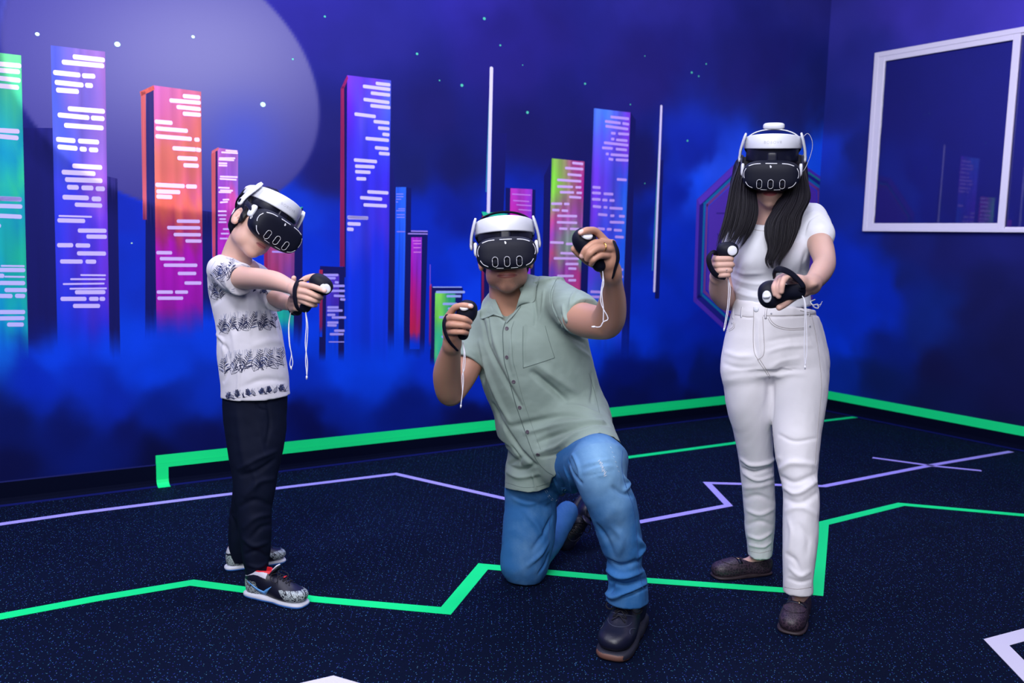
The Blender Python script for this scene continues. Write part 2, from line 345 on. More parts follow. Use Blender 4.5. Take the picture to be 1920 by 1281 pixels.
# orange and magenta tower
face((262, 172), (288, 160), (290, 168), (264, 181), [(0, (240, 110, 105), (240, 110, 105)), (1, (240, 110, 105), (240, 110, 105))], lift=.003, seed=5)
face((264, 172), (273, 172), (275, 412), (268, 412), [(0, (232, 112, 118), (232, 112, 118)), (.85, (210, 95, 115), (210, 95, 115)), (1, (110, 40, 90), (110, 40, 90))], lift=.003, seed=5)
face((274, 176), (289, 168), (294, 650), (272, 650), [(0, (64, 56, 128), (64, 56, 128)), (.45, (40, 38, 112), (40, 38, 112)), (.5, DK2, DK2), (1, DK2, DK2)], lift=.0015, streak=.03, seed=6, fade=(.85, .97, BL))
face((288, 160), (377, 172), (381, 650), (294, 650), [(0, (232, 122, 205), (240, 130, 165)), (.13, (236, 118, 190), (246, 128, 130)), (.25, (248, 132, 122), (250, 130, 118)), (.4, (248, 122, 104), (236, 108, 150)), (.46, (240, 108, 92), (244, 118, 108)), (.54, (170, 56, 90), (180, 60, 100)), (.58, (150, 40, 100), (140, 34, 120)), (.63, (160, 24, 160), (150, 22, 160)), (.8, (150, 22, 165), (140, 22, 150)), (.9, (140, 26, 140), (90, 30, 120)), (1, (60, 36, 140), (30, 40, 170))], seed=7, fade=(.84, .97, BL))
face((379, 395), (397, 397), (398, 640), (381, 640), [(0, (36, 34, 112), (36, 34, 112)), (.1, (24, 26, 98), (24, 26, 98)), (1, DK2, DK2)], lift=.001, streak=.03, seed=8, fade=(.66, .85, BL))
# small pink tower
face((396, 288), (404, 281), (404, 560), (399, 560), [(0, (225, 105, 120), (225, 105, 120)), (.5, (200, 80, 100), (200, 80, 100)), (1, (120, 40, 100), (120, 40, 100))], lift=.003, seed=9)
face((404, 281), (408, 281), (408, 560), (404, 560), [(0, (60, 40, 110), (60, 40, 110)), (1, DK, DK)], lift=.003, streak=.02, seed=9)
face((397, 283), (410, 276), (410, 281), (397, 288), [(0, (235, 120, 140), (235, 120, 140)), (1, (235, 120, 140), (235, 120, 140))], lift=.0035, seed=9)
face((407, 277), (446, 282), (447, 580), (408, 580), [(0, (220, 120, 215), (190, 120, 220)), (.2, (170, 90, 215), (160, 100, 220)), (.3, (150, 70, 205), (220, 90, 170)), (.5, (165, 40, 180), (200, 60, 170)), (1, (160, 24, 165), (160, 24, 165))], seed=10)
# tower behind the outstretched arm
face((500, 402), (553, 402), (550, 650), (503, 650), [(0, (120, 60, 150), (200, 90, 110)), (.25, (150, 60, 110), (150, 64, 120)), (.5, (160, 50, 90), (110, 60, 150)), (.62, (30, 150, 150), (40, 110, 150)), (.8, (26, 190, 140), (30, 150, 150)), (1, BL, BL)], seed=11, fade=(.82, .97, BL))
face((494, 402), (501, 402), (502, 560), (496, 560), [(0, (150, 36, 80), (150, 36, 80)), (1, (120, 30, 80), (120, 30, 80))], lift=.003, seed=11)
face((553, 392), (568, 389), (566, 660), (550, 660), [(0, DK, DK), (1, DK, DK)], streak=.03, seed=12, fade=(.8, .95, BL))
face((500, 392), (568, 388), (556, 401), (500, 402), [(0, (60, 190, 150), (60, 190, 150)), (1, (60, 190, 150), (60, 190, 150))], lift=.003, seed=12)
# low dark tower
face((600, 499), (646, 501), (645, 685), (598, 685), [(0, DK, DK), (1, DK, DK)], lift=.0015, streak=.03, seed=13, fade=(.85, 1, BL))
face((598.5, 506), (605, 506), (604, 632), (599, 632), [(0, (160, 36, 70), (160, 36, 70)), (1, (110, 30, 90), (110, 30, 90))], lift=.003, seed=13)
face((612, 514), (636, 515), (634, 690), (610, 690), [(0, (80, 60, 190), (80, 50, 190)), (.3, (60, 46, 180), (70, 40, 170)), (.6, (10, 60, 200), (20, 60, 200)), (1, BL, BL)], lift=.002, seed=14, fade=(.7, .9, BL))
# tall blue tower
face((639, 166), (645, 160), (646, 500), (637, 500), [(0, (150, 36, 90), (150, 36, 90)), (1, (110, 24, 80), (110, 24, 80))], lift=.003, seed=15)
face((639, 166), (651, 141), (653, 147), (645, 166), [(0, (140, 34, 100), (140, 34, 100)), (1, (140, 34, 100), (140, 34, 100))], lift=.003, seed=15)
face((645, 165), (651, 150), (648, 520), (643, 520), [(0, DK, DK), (1, DK, DK)], lift=.0025, streak=.02, seed=15)
face((651, 141), (733, 151), (726, 710), (648, 710), [(0, (130, 40, 205), (66, 84, 215)), (.1, (100, 40, 205), (74, 108, 225)), (.2, (70, 44, 205), (54, 76, 220)), (.35, (46, 50, 208), (56, 44, 200)), (.5, (36, 70, 215), (60, 44, 195)), (.6, (14, 52, 210), (30, 44, 200)), (1, (6, 58, 212), (6, 58, 212))], seed=16, fade=(.86, .98, BL))
face((733, 300), (741, 345), (739, 670), (726, 670), [(0, (24, 26, 98), (24, 26, 98)), (1, DK2, DK2)], lift=.002, streak=.02, seed=17, fade=(.84, 1, BL))
face((742, 351), (761.5, 351), (756, 690), (738, 690), [(0, (40, 90, 225), (40, 96, 225)), (.3, (20, 70, 215), (40, 96, 225)), (1, (6, 60, 212), (6, 60, 212))], lift=.003, seed=18, fade=(.75, .92, BL))
face((761.5, 351), (771, 353), (768, 690), (756, 690), [(0, DK2, DK2), (1, DK2, DK2)], lift=.002, streak=.02, seed=18, fade=(.75, .92, BL))
face((764, 434), (802, 434), (795, 680), (757, 680), [(0, DK2, DK2), (1, DK2, DK2)], lift=.0025, streak=.02, seed=19, fade=(.82, .98, BL))
face((771, 445), (791, 445), (787, 655), (768, 655), [(0, (160, 40, 190), (150, 50, 200)), (.3, (165, 24, 160), (120, 44, 190)), (.6, (190, 24, 100), (150, 30, 150)), (.85, (196, 30, 66), (170, 36, 90)), (1, (60, 50, 180), (60, 50, 180))], lift=.004, seed=20, fade=(.85, 1, BL))
face((805.5, 533), (809, 533), (808, 655), (804, 655), [(0, (170, 40, 80), (170, 40, 80)), (1, (90, 30, 120), (90, 30, 120))], lift=.003, seed=21)
face((809, 538), (868, 540), (860, 690), (806, 690), [(0, DK2, DK2), (1, DK2, DK2)], lift=.002, streak=.02, seed=21, fade=(.85, 1, BL))
face((816, 549), (854, 551), (850, 700), (814, 700), [(0, (150, 230, 80), (20, 150, 120)), (.3, (120, 220, 80), (30, 140, 130)), (.5, (60, 190, 130), (60, 170, 150)), (.8, (80, 200, 130), (20, 150, 170)), (1, (10, 100, 200), (10, 100, 200))], lift=.003, seed=22)
# mast building behind the kneeling man
face((903, 400), (950, 402), (946, 690), (900, 690), [(0, DK2, DK2), (1, DK2, DK2)], lift=.001, streak=.02, seed=23, fade=(.5, .9, (6, 40, 170)))
face((903, 397), (952, 401), (948, 407), (906, 405), [(0, (40, 190, 140), (40, 170, 150)), (1, (40, 190, 140), (40, 170, 150))], lift=.003, seed=23)
face((904, 405), (908.5, 405), (907, 570), (903, 570), [(0, (160, 40, 80), (160, 40, 80)), (1, (110, 24, 80), (110, 24, 80))], lift=.003, seed=23)
face((948, 352), (1004, 356), (1000, 690), (944, 690), [(0, DK2, DK2), (1, DK2, DK2)], lift=.0015, streak=.02, seed=24, fade=(.5, .9, (6, 40, 170)))
face((957, 353), (998, 355), (990, 690), (950, 690), [(0, (180, 50, 160), (150, 60, 200)), (.15, (190, 40, 150), (130, 50, 200)), (1, (120, 40, 190), (90, 40, 200))], lift=.003, seed=24)
# green and pink tower, violet tower
face((1096, 303), (1108, 312), (1098, 660), (1084, 660), [(0, DK, DK), (1, DK2, DK2)], lift=.001, streak=.02, seed=25)
face((1020, 330), (1034, 300), (1028, 660), (1014, 660), [(0, DK, DK), (1, DK2, DK2)], lift=.001, streak=.02, seed=25)
face((1034.5, 297), (1096, 303), (1085, 640), (1026, 640), [(0, (120, 215, 60), (180, 40, 150)), (.15, (130, 205, 70), (180, 36, 150)), (.22, (130, 160, 90), (150, 60, 140)), (.3, (190, 70, 130), (150, 80, 170)), (.4, (150, 60, 180), (110, 170, 100)), (.5, (190, 80, 120), (80, 180, 130)), (.6, (110, 70, 190), (180, 60, 130)), (.7, (130, 80, 180), (190, 60, 130)), (.8, (120, 120, 190), (120, 190, 80)), (.9, (150, 70, 170), (180, 50, 120)), (1, (110, 60, 190), (180, 50, 120))], seed=26, streak=.2)
face((1182, 211), (1192, 225), (1178, 690), (1162, 690), [(0, DK, DK), (1, DK2, DK2)], lift=.001, streak=.02, seed=27, fade=(.8, 1, (8, 44, 180)))
face((1113.5, 203), (1182, 211), (1163, 690), (1097, 690), [(0, (60, 130, 230), (112, 56, 200)), (.1, (80, 90, 220), (110, 56, 200)), (.25, (100, 56, 200), (40, 90, 215)), (.4, (104, 54, 200), (50, 110, 225)), (.5, (80, 60, 205), (30, 90, 220)), (.6, (90, 60, 205), (40, 100, 225)), (.75, (50, 110, 225), (50, 60, 205)), (1, (8, 80, 215), (6, 60, 205))], seed=28, streak=.18)
# masts
def mast(x0, y0, x1, y1, w, gl=True):
    if gl: face((x0 - w / 2 - 1.5, y0 + 60), (x0 - w / 2 + 1, y0 + 60), (x1 - w / 2 + .5, y1 - 40), (x1 - w / 2 - 2, y1 - 40), [(0, (60, 150, 150), (60, 150, 150)), (1, (40, 120, 170), (40, 120, 170))], lift=.003, nx=2, streak=0)
    dash(x0, y0, x1, y1, w, (215, 208, 240))
face((926, 250), (950, 250), (944, 400), (920, 400), [(0, (24, 24, 98), (24, 24, 98)), (1, DK2, DK2)], lift=.0005, streak=.02, seed=30)
mast(921.5, 125, 915.5, 400, 6.4); mast(1240, 197, 1226.5, 548, 5.2)
face((1232, 300), (1244, 300), (1236, 560), (1228, 560), [(0, (20, 24, 96), (20, 24, 96)), (1, DK2, DK2)], lift=.0005, streak=.02, seed=31)
dash(806.5, 496, 806.2, 536, 2, (110, 80, 210))
# lit windows, as strokes: (frame, scale, list)
def strokes(ox, oy, k, rows, th, col=None, thin=.42):
    for r in rows:
        t = th * (thin if len(r) > 4 else 1); y = oy + (r[1] + r[3]) / 2 / k
        c = col(ox + r[0] / k, y) if col else (205, 195, 245)
        dash(ox + r[0] / k, oy + r[1] / k, ox + r[2] / k, oy + r[3] / k, t, c)
cw = lambda x, y: (190, 176, 240)
K = 4.0045
strokes(0, 60, K, [(-60,235,160,255),(-60,282,150,300),(-60,340,155,365),(-60,398,143,418),(-60,735,147,747),(-60,778,140,797),(-60,1248,165,1257)], 7, lambda x, y: (190, 176, 242))
strokes(0, 360, K, [(-60,48,165,55),(-60,103,168,110),(-60,176,165,187),(-60,250,8,255),(5,555,185,557,1),(-60,585,190,587),(-60,628,33,630),(33,636,188,638,1),(-60,683,190,685),(33,737,203,737),(-60,780,95,782),(112,780,190,782),(-60,902,190,902),(-60,950,186,948),(52,996,180,996)], 6.6, lambda x, y: (178, 176, 238))
strokes(0, 60, K, [(545,185,788,212),(463,225,783,255),(398,303,605,325),(615,328,716,333),(410,377,628,400),(638,400,698,403),(420,435,593,448),(508,575,788,597),(432,622,672,645),(682,645,785,652),(480,700,778,722),(420,805,567,818),(585,818,745,828),(430,862,583,875),(597,878,652,882),(667,884,738,887),(542,1005,768,1018),(462,1052,718,1065),(487,1108,770,1118),(502,1165,592,1168),(610,1170,702,1172),(717,1177,788,1178),(468,1240,668,1247),(687,1253,760,1255)], 7.6, cw)
strokes(0, 360, K, [(560,95,768,103),(440,180,690,187,1),(430,213,640,218),(583,290,800,292),(647,335,803,337),(428,400,550,400),(566,401,678,403),(577,461,797,463),(450,522,622,523),(641,523,723,524),(603,624,795,626,1),(527,655,792,655,1),(472,692,785,688,1),(522,727,803,724,1),(562,753,792,752),(453,803,650,803),(668,803,742,803),(756,803,780,803),(547,856,752,856)], 6.8, cw)
cw2 = lambda x, y: (198, 170, 232)
strokes(240, 140, K, [(410,160,543,172),(310,193,547,212),(363,242,547,260),(410,292,548,303),(200,352,335,363),(207,403,450,423),(205,462,480,484),(497,488,538,489),(333,552,513,563),(515,563,540,567),(370,626,523,633),(415,680,532,685),(205,827,427,838),(434,839,518,841),(212,877,393,883),(212,915,333,920)], 7, cw2)
strokes(240, 380, K, [(365,139,540,141),(293,188,543,190),(342,240,548,242),(430,288,553,289),(212,376,332,377),(238,421,427,423),(267,470,521,471),(373,532,513,532),(423,604,552,604),(215,672,338,672),(352,672,451,672),(220,718,415,718)], 5.8, cw2)
strokes(240, 140, K, [(732,570,820,575),(700,583,825,590),(683,627,805,628),(680,638,797,643),(680,665,745,667),(680,682,745,684),(690,765,823,770),(687,782,815,790),(678,848,763,852),(690,868,788,872),(680,882,775,884),(710,940,760,938),(690,960,750,955),(675,1026,740,1026),(675,1056,740,1056),(685,1085,735,1085),(680,1108,740,1108),(712,1160,762,1160),(697,1194,757,1194),(688,1231,750,1231)], 2.8, cw2)
strokes(240, 140, K, [(1050,1080,1120,1082),(1060,1150,1230,1152),(1060,1200,1180,1202),(1100,1260,1240,1262),(1080,1330,1240,1332)], 3.6, lambda x, y: (170, 140, 220))
cl = lambda x, y: (198, 188, 246)
strokes(600, 120, 4.27, [(445,155,563,168),(342,178,563,205),(405,232,562,250),(347,283,556,310),(402,333,563,350),(275,400,447,422),(428,460,556,473),(463,512,556,520),(498,562,556,568),(363,595,552,612),(438,670,550,680),(470,715,558,722),(270,768,457,783),(280,818,438,825),(280,862,405,868),(290,918,370,921),(378,1023,548,1033),(320,1070,498,1083),(347,1128,536,1138),(218,1227,385,1235)], 6.4, cl)
strokes(580, 400, 4, [(285,32,442,36),(285,78,385,82),(282,118,332,122)], 6.6, cl)
strokes(600, 120, 4.27, [(610,1042,668,1042),(610,1062,668,1063),(608,1083,650,1083),(608,1105,625,1105),(625,1160,680,1160),(610,1175,680,1175),(613,1207,678,1207),(613,1228,678,1228)], 1.7, lambda x, y: (130, 130, 225))
strokes(580, 400, 4, [(655,138,718,138)], 2, lambda x, y: (130, 120, 215))
strokes(580, 400, 4, [(775,207,838,207),(780,228,838,228),(780,258,836,258),(780,292,838,292)], 1.8, lambda x, y: (215, 120, 215))
strokes(580, 400, 4, [(738,153,888,155),(762,134,888,136)], 2.4, lambda x, y: (150, 130, 220))
strokes(580, 400, 4, [(103,463,218,463),(125,487,198,487),(190,517,220,520),(165,545,265,545),(155,582,267,582),(182,618,265,622),(230,645,270,648),(133,706,220,706),(133,730,250,730),(133,762,195,762),(167,782,275,782),(133,820,218,820),(133,840,205,842),(185,881,265,881),(152,907,258,907),(145,965,262,965,1)], 4.6, lambda x, y: (160, 150, 232))
strokes(580, 400, 4, [(925,554,1143,554,1),(948,591,1167,591),(1028,622,1138,622),(1000,680,1110,680),(1038,715,1100,718),(972,780,1030,780),(990,925,1030,928)], 5, lambda x, y: (150, 170, 230))
strokes(1000, 180, 3.37, [(245,423,315,430),(200,455,315,463),(215,495,305,503),(150,530,303,540),(150,572,250,575),(265,577,303,578),(167,608,257,610),(272,612,307,613),(225,638,303,643),(112,681,182,681),(193,682,228,683),(118,720,165,722),(178,724,220,726),(150,757,277,760),(148,798,277,802),(162,838,215,840),(230,840,290,842),(105,925,192,928),(205,935,250,935),(170,993,290,997),(128,1026,290,1028),(202,1062,285,1062),(220,1090,272,1092),(150,1138,255,1138),(220,1165,270,1165)], 4.4, lambda x, y: (205, 170, 228))
strokes(1000, 180, 3.37, [(487,132,605,145),(452,160,552,172),(562,173,605,180),(455,190,600,210),(490,235,520,237),(535,238,605,243),(490,272,512,273),(522,277,595,283),(445,295,600,312),(433,327,502,332),(520,335,592,342),(457,366,477,367),(487,370,600,378),(475,398,505,402),(520,403,600,407),(527,527,590,531),(373,576,425,580),(370,612,427,615),(443,618,505,621),(370,652,425,655),(435,657,468,659),(480,660,513,661),(375,697,428,702),(443,703,468,705),(480,708,565,713),(408,748,468,753),(485,757,512,757),(540,759,578,761),(482,797,575,800),(405,838,452,842),(463,843,495,843),(508,847,560,850),(515,890,572,893),(540,1098,567,1098),(540,1143,567,1143),(360,1237,430,1240),(355,1270,420,1270)], 4.8, lambda x, y: (180, 150, 228))
strokes(0, 0, 1, [(962,376,992,378),(968,384,996,386),(972,393,996,395),(960,364,995,366)], 2, lambda x, y: (190, 120, 215))
for x, y, r in [(70,64,2.6),(220,83,3.8),(362,69,2.4),(493,196,4),(549,111,1.4),(609,31,1.8),(782,101,2.2),(938,85,1.8),(824,151,1.3),(866,160,2.8),(989,211,2.8),(908,35,2.8),(1097,157,2.2),(1324,120,1.9),(1297,136,2.6),(1310,143,2),(1289,264,2.4),(1182,196,1.4),(1209,105,1.2),(1209,344,1.3),(247,456,1.2),(980,122,1)]:
    c = wb(x, y); rr = r * 4.9 / F_PX
    mural.add([room(c[0] + rr * math.cos(t) * 1.15, BACK_D - .0004, c[1] + rr * math.sin(t)) for t in np.linspace(0, 2 * math.pi, 11)[:-1]], [tuple(range(10))], m_dash, lin((170, 215, 190) if x < 520 else (80, 190, 160)))
# hexagonal gate behind the woman
def band(pts, w, col, lift=.003):
    lift = .0001 + lift * .1
    for a, b in zip(pts[:-1], pts[1:]):
        A, B = wb(*a), wb(*b); d = unit(B - A); n = np.array([-d[1], d[0]]) * w * 6 / F_PX / 2; A = A - d * .01; B = B + d * .01
        mural.add([room(q[0], BACK_D - lift, q[1]) for q in (A + n, A - n, B - n, B + n)], [(0, 1, 2, 3)], m_dash, lin(col))
gate = lambda k, cx=1438, cy=440: [(cx + (x - cx) * k, cy + (y - cy) * k) for x, y in [(1306, 560), (1312, 378), (1382, 312), (1500, 312), (1546, 345), (1548, 560), (1490, 610), (1360, 610), (1306, 560)]]
g0 = gate(.86); mural.add([room(*(lambda q: (q[0], BACK_D - .0002, q[1]))(wb(*p))) for p in g0[:-1]], [tuple(range(7, -1, -1))], m_dash, lin((84, 54, 172)))
band(gate(1.02), 9, (78, 50, 175)); band(gate(.965), 13, (30, 34, 130)); band(gate(.93), 5, (22, 110, 160), .0035); band(gate(.89), 6, (112, 62, 140), .004)
band([(1312, 378), (1382, 312)], 12, (92, 56, 190), .0045); band([(1516, 324), (1543, 342)], 4, (30, 130, 140), .005)
for a, b in (((1340, 480), (1362, 440)), ((1346, 440), (1366, 520)), ((1345, 400), (1368, 400))): band([a, b], 3, (60, 40, 140), .0045)
o = mural.build('mural', parent=None, smooth=False, color=True, loc=root_loc(wall_back)); o.parent = wall_back; o.location = (0, 0, 0)
o['label'] = 'painted night skyline with coloured towers, masts and stars'

# ------------------------------------------------------------------ window in the right wall
m_frame = mat('white_aluminium', (226, 224, 238), .35, spec=.5)
m_glass = bpy.data.materials.new('window_glass'); m_glass.use_nodes = True
def glass_nodes(nt):
    N = nt.nodes; L = nt.links; N.clear(); out = N.new('ShaderNodeOutputMaterial'); mx = N.new('ShaderNodeMixShader'); fr_ = N.new('ShaderNodeFresnel'); fr_.inputs[0].default_value = 1.55
    tr = N.new('ShaderNodeBsdfTransparent'); tr.inputs[0].default_value = (.9, .92, .97, 1); gl = N.new('ShaderNodeBsdfGlossy'); gl.inputs['Roughness'].default_value = .02
    L.new(fr_.outputs[0], mx.inputs[0]); L.new(tr.outputs[0], mx.inputs[1]); L.new(gl.outputs[0], mx.inputs[2]); L.new(mx.outputs[0], out.inputs[0])
glass_nodes(m_glass.node_tree)
m_blind = mat('dark_blind', (34, 36, 148), .8, noise=(6, .08))
def wr(px, py):
    q = on_plane(px, py, n_r, RIGHT_D); return np.array([q @ n_b, q[2]])
tl, bl_, mt, mbm = wr(1643.5, 100.6), wr(1622.5, 434), wr(1906, 54), wr(1882, 436)
z0, z1 = (bl_[1] + mbm[1]) / 2, (tl[1] + mt[1]) / 2; ta = (tl[0] + bl_[0]) / 2; tm = (mt[0] + mbm[0]) / 2; tb = tm - (ta - tm)
b = MB(); D = RIGHT_D
def fr(s0, t0, zz0, s1, t1, zz1, m=m_frame, mb=None): (mb or b).add(*rbox(min(s0, s1), min(t0, t1), zz0, max(s0, s1), max(t0, t1), zz1), m)
fr(D - .03, ta, z0, D - .001, ta - .034, z1); fr(D - .03, tb, z0, D - .001, tb + .034, z1)
fr(D - .03, ta - .034, z1 - .034, D - .001, tb + .034, z1); fr(D - .03, ta - .034, z0, D - .001, tb + .034, z0 + .022)
win = b.build('window_1', smooth=False, loc=room(D, (ta + tb) / 2, z0)); win['kind'] = 'structure'
bv = win.modifiers.new('soft_edge', 'BEVEL'); bv.width = .003; bv.segments = 2
def sash(t0, t1, off, top=.034, bot=.04, side=.05):
    q = MB(); a, c = D - off - .014, D - off; hi, lo = max(t0, t1), min(t0, t1)
    fr(a, hi, z0 + .022, c, hi - side, z1 - .034, mb=q); fr(a, lo, z0 + .022, c, lo + .045, z1 - .034, mb=q)
    fr(a, hi - side, z1 - .034 - top, c, lo + .045, z1 - .034, mb=q); fr(a, hi - side, z0 + .022, c, lo + .045, z0 + .022 + bot, mb=q)
    fr(a - .004, hi - side + .012, z0 + .022 + bot - .006, c, hi - side + .004, z1 - .034 - top + .006, mb=q)
    s = q.build('sash', parent=None, smooth=False, loc=root_loc(win)); s.parent = win; s.location = (0, 0, 0)
    bv = s.modifiers.new('soft_edge', 'BEVEL'); bv.width = .0025; bv.segments = 2
    g = MB(); fr(a + .005, hi - side, z0 + .022 + bot, a + .009, lo + .045, z1 - .034 - top, m_glass, g)
    gl = g.build('glass_pane', smooth=False, loc=root_loc(win)); gl.parent = s; gl.location = (0, 0, 0)
sash(ta - .034, tm - .028, .012, bot=.035); sash(tm + .02, tb + .034, .001, bot=.012, top=.012, side=.03)
q = MB(); fr(D - .0015, ta - .04, z0 + .01, D - .0005, tb + .04, z1 - .01, m_blind, q); bl = q.build('blind', smooth=False, loc=root_loc(win)); bl.parent = win; bl.location = (0, 0, 0)

# ------------------------------------------------------------------ tape
m_green = mat('green_gaffer_tape', (10, 238, 134), .55, spec=.3, bump=('noise', 500, .0003))
m_lilac = mat('lilac_tape', (172, 164, 250), .5, spec=.3, bump=('noise', 500, .0003))
m_white = mat('white_tape', (222, 218, 240), .5, spec=.3)
def floor_tape(name, pts, w, m, label, grp=None, closed=False, z=.0012, mitre=True):
    """centre line given as floor points; w in metres"""
    q = [on_floor(x, y)[:2] for x, y in pts]; n = len(q); V = []
    for i in range(n):
        a = q[max(i - 1, 0)]; c = q[min(i + 1, n - 1)]
        d0 = unit(q[i] - a) if i > 0 else unit(c - q[i]); d1 = unit(c - q[i]) if i < n - 1 else d0
        nn = unit(np.array([-d0[1], d0[0]]) + np.array([-d1[1], d1[0]])); k = min(1 / max(.3, abs(nn @ np.array([-d0[1], d0[0]]))), 2.6)
        ww = w[i] if isinstance(w, (list, tuple)) else w
        for s in (1, -1): V.append((*(q[i] + s * nn * ww / 2 * k), 0))
    V = np.array(V); V2 = V.copy(); V2[:, 2] = z; m2 = len(V); F = []
    for i in range(n - 1):
        a = 2 * i; F += [(a + m2, a + 1 + m2, a + 3 + m2, a + 2 + m2), (a, a + m2, a + 2 + m2, a + 2), (a + 1, a + 3, a + 3 + m2, a + 1 + m2), (a, a + 2, a + 3, a + 1)]
    F += [(0, 1, 1 + m2, m2), (m2 - 2, 2 * m2 - 2, 2 * m2 - 1, m2 - 1)]
    b = MB(); b.add(np.concatenate([V, V2]), F, m); o = b.build(name, smooth=False, loc=centre_base(V)); tag(o, label, 'floor tape', grp); return o
floor_tape('floor_tape', [(-60,1168),(180,1123),(360,1093),(590,1124),(836,1146),(906,1062.5),(1130,1083),(1470,1107),(1530,1112),(1543,982),(1690,946),(1960,970)], [.05,.05,.05,.046,.05,.052,.05,.046,.05,.05,.046,.044], m_green, 'bright green zigzag tape crossing the whole floor under the players')
floor_tape('floor_tape', [(-60,992),(150,962),(420,928),(742,889),(945,935)], .036, m_lilac, 'lilac floor tape running along the left wall to a peak')
floor_tape('floor_tape', [(945,935),(1100,966),(1200,979),(1366,948),(1326,906),(1545,912),(1750,872),(1896,847)], .036, m_lilac, 'lilac lightning shaped floor tape passing behind the woman')
floor_tape('floor_tape', [(1636,858.5),(1750,874),(1840,883)], .03, m_lilac, 'short lilac tape crossing the long lilac line near the corner')
floor_tape('floor_tape', [(1170,859),(1378,831),(1540,790),(1606,782)], .045, m_green, 'narrow green floor tape near the back wall behind the woman')
floor_tape('floor_tape', [(1990,1330),(1868,1205),(1990,1172)], .062, m_white, 'white angled floor tape in the near right corner of the floor')
floor_tape('floor_tape', [(540,1296),(622,1277),(700,1300)], .05, m_white, 'white floor tape tip at the bottom edge of the floor')
def wall_tape():
    b = MB(); t = .0012
    zt = np.mean([on_plane(x, y, n_b, BACK_D)[2] for x, y in [(300, 853), (432, 837), (930, 789), (1145, 766), (1357, 742)]])
    zb = np.mean([on_plane(x, y, n_b, BACK_D)[2] for x, y in [(320, 873), (436, 861), (930, 808), (1152, 781), (1360, 757.5)]])
    s0 = wb(292, 870)[0]; s1 = wb(315, 872)[0]
    for s, e, lo, hi, tt in ((s0, RIGHT_D - .001, .106, zt, .0), (s0, RIGHT_D - .005, zb, .107, .0065), ): b.add(*rbox(s, BACK_D - tt - t - .0002, lo, e, BACK_D - tt, hi), m_green)
    b.add(*rbox(s0, BACK_D - .0085, .028, s1, BACK_D - .0063, zb + .001), m_green)
    V = [room(s, BACK_D - tt, z) for s in (s0, s1) for tt, z in ((.0085, .03), (.0125, .016), (.024, .0075), (.037, .0015), (.05, .0014))]; b.add(V, [(i, i + 5, i + 6, i + 1) for i in range(4)], m_green)
    o = b.build('wall_tape', smooth=False, loc=room((s0 + RIGHT_D) / 2, BACK_D, zb)); tag(o, 'wide green tape stripe above the baseboard of the painted wall', 'wall tape')
    b = MB(); zt = np.mean([on_plane(x, y, n_r, RIGHT_D)[2] for x, y in [(1560, 734), (1700, 760), (1920, 800.5)]])
    zb = np.mean([on_plane(x, y, n_r, RIGHT_D)[2] for x, y in [(1560, 749), (1700, 776), (1920, 818)]])
    b.add(*rbox(RIGHT_D - .009, -1.5, zb, RIGHT_D - .0005, BACK_D - .001, zt), m_green)
    o = b.build('wall_tape', smooth=False, loc=room(RIGHT_D, 2, zb)); tag(o, 'wide green tape stripe below the window on the plain wall', 'wall tape')
    print('TAPE', zt, zb)
wall_tape()
# ------------------------------------------------------------------ signed distance modelling
import openvdb
class RC:   # tapered capsule
    def __init__(s, a, ra, b, rb, k=.01):
        s.a = np.asarray(a, float); s.b = np.asarray(b, float); s.ra = ra; s.rb = rb; s.k = k
        s.lo = np.minimum(s.a - ra, s.b - rb); s.hi = np.maximum(s.a + ra, s.b + rb)
    def d(s, p):
        ab = s.b - s.a; t = np.clip(((p - s.a) @ ab) / (ab @ ab + 1e-12), 0, 1)
        return np.linalg.norm(p - s.a - t[:, None] * ab, axis=1) - (s.ra + (s.rb - s.ra) * t)
def slide(C, p, x):    # settle each point's foot on a finely sampled curve
    N = len(C) - 1; S = 3
    for _ in range(3):
        i = np.minimum(x.astype(int), N - 1); f = (x - i)[:, None]; c = C[i] * (1 - f) + C[i + 1] * f
        t = (C[np.minimum(i + S, N)] - C[np.maximum(i - S, 0)]) / (np.minimum(i + S, N) - np.maximum(i - S, 0))[:, None]
        x = np.clip(x + np.clip(np.einsum('ij,ij->i', p - c, t) / (np.einsum('ij,ij->i', t, t) + 1e-12), -24, 24) * .8, 0, N)
    return x
class TB:   # limb: spheres of changing size swept along a smooth line
    def __init__(s, pts, r, k=.01, n=None):
        m = n or len(pts) * 4; s.p = smooth_path(pts, m); s.r = smooth_path([(q, 0, 0) for q in r], m)[:, 0]; s.k = k
        s.P = smooth_path(pts, m * 16); s.Q = smooth_path([(q, 0, 0) for q in r], m * 16)[:, 0]
        s.lo = (s.p - s.r[:, None]).min(0); s.hi = (s.p + s.r[:, None]).max(0)
    def d(s, p):
        D = np.full(len(p), 9.); T = np.zeros(len(p)); n = len(s.p)
        for i in range(n - 1):
            ab = s.p[i + 1] - s.p[i]; t = np.clip(((p - s.p[i]) @ ab) / (ab @ ab + 1e-12), 0, 1); q = p - s.p[i] - t[:, None] * ab
            d = np.sqrt(np.einsum('ij,ij->i', q, q)) - (s.r[i] + (s.r[i + 1] - s.r[i]) * t); m = d < D; D = np.where(m, d, D); T = np.where(m, i + t, T)
        x = slide(s.P, p, T / (n - 1) * (len(s.P) - 1)); i = np.minimum(x.astype(int), len(s.P) - 2); f = x - i
        return np.linalg.norm(p - (s.P[i] * (1 - f)[:, None] + s.P[i + 1] * f[:, None]), axis=1) - (s.Q[i] * (1 - f) + s.Q[i + 1] * f)
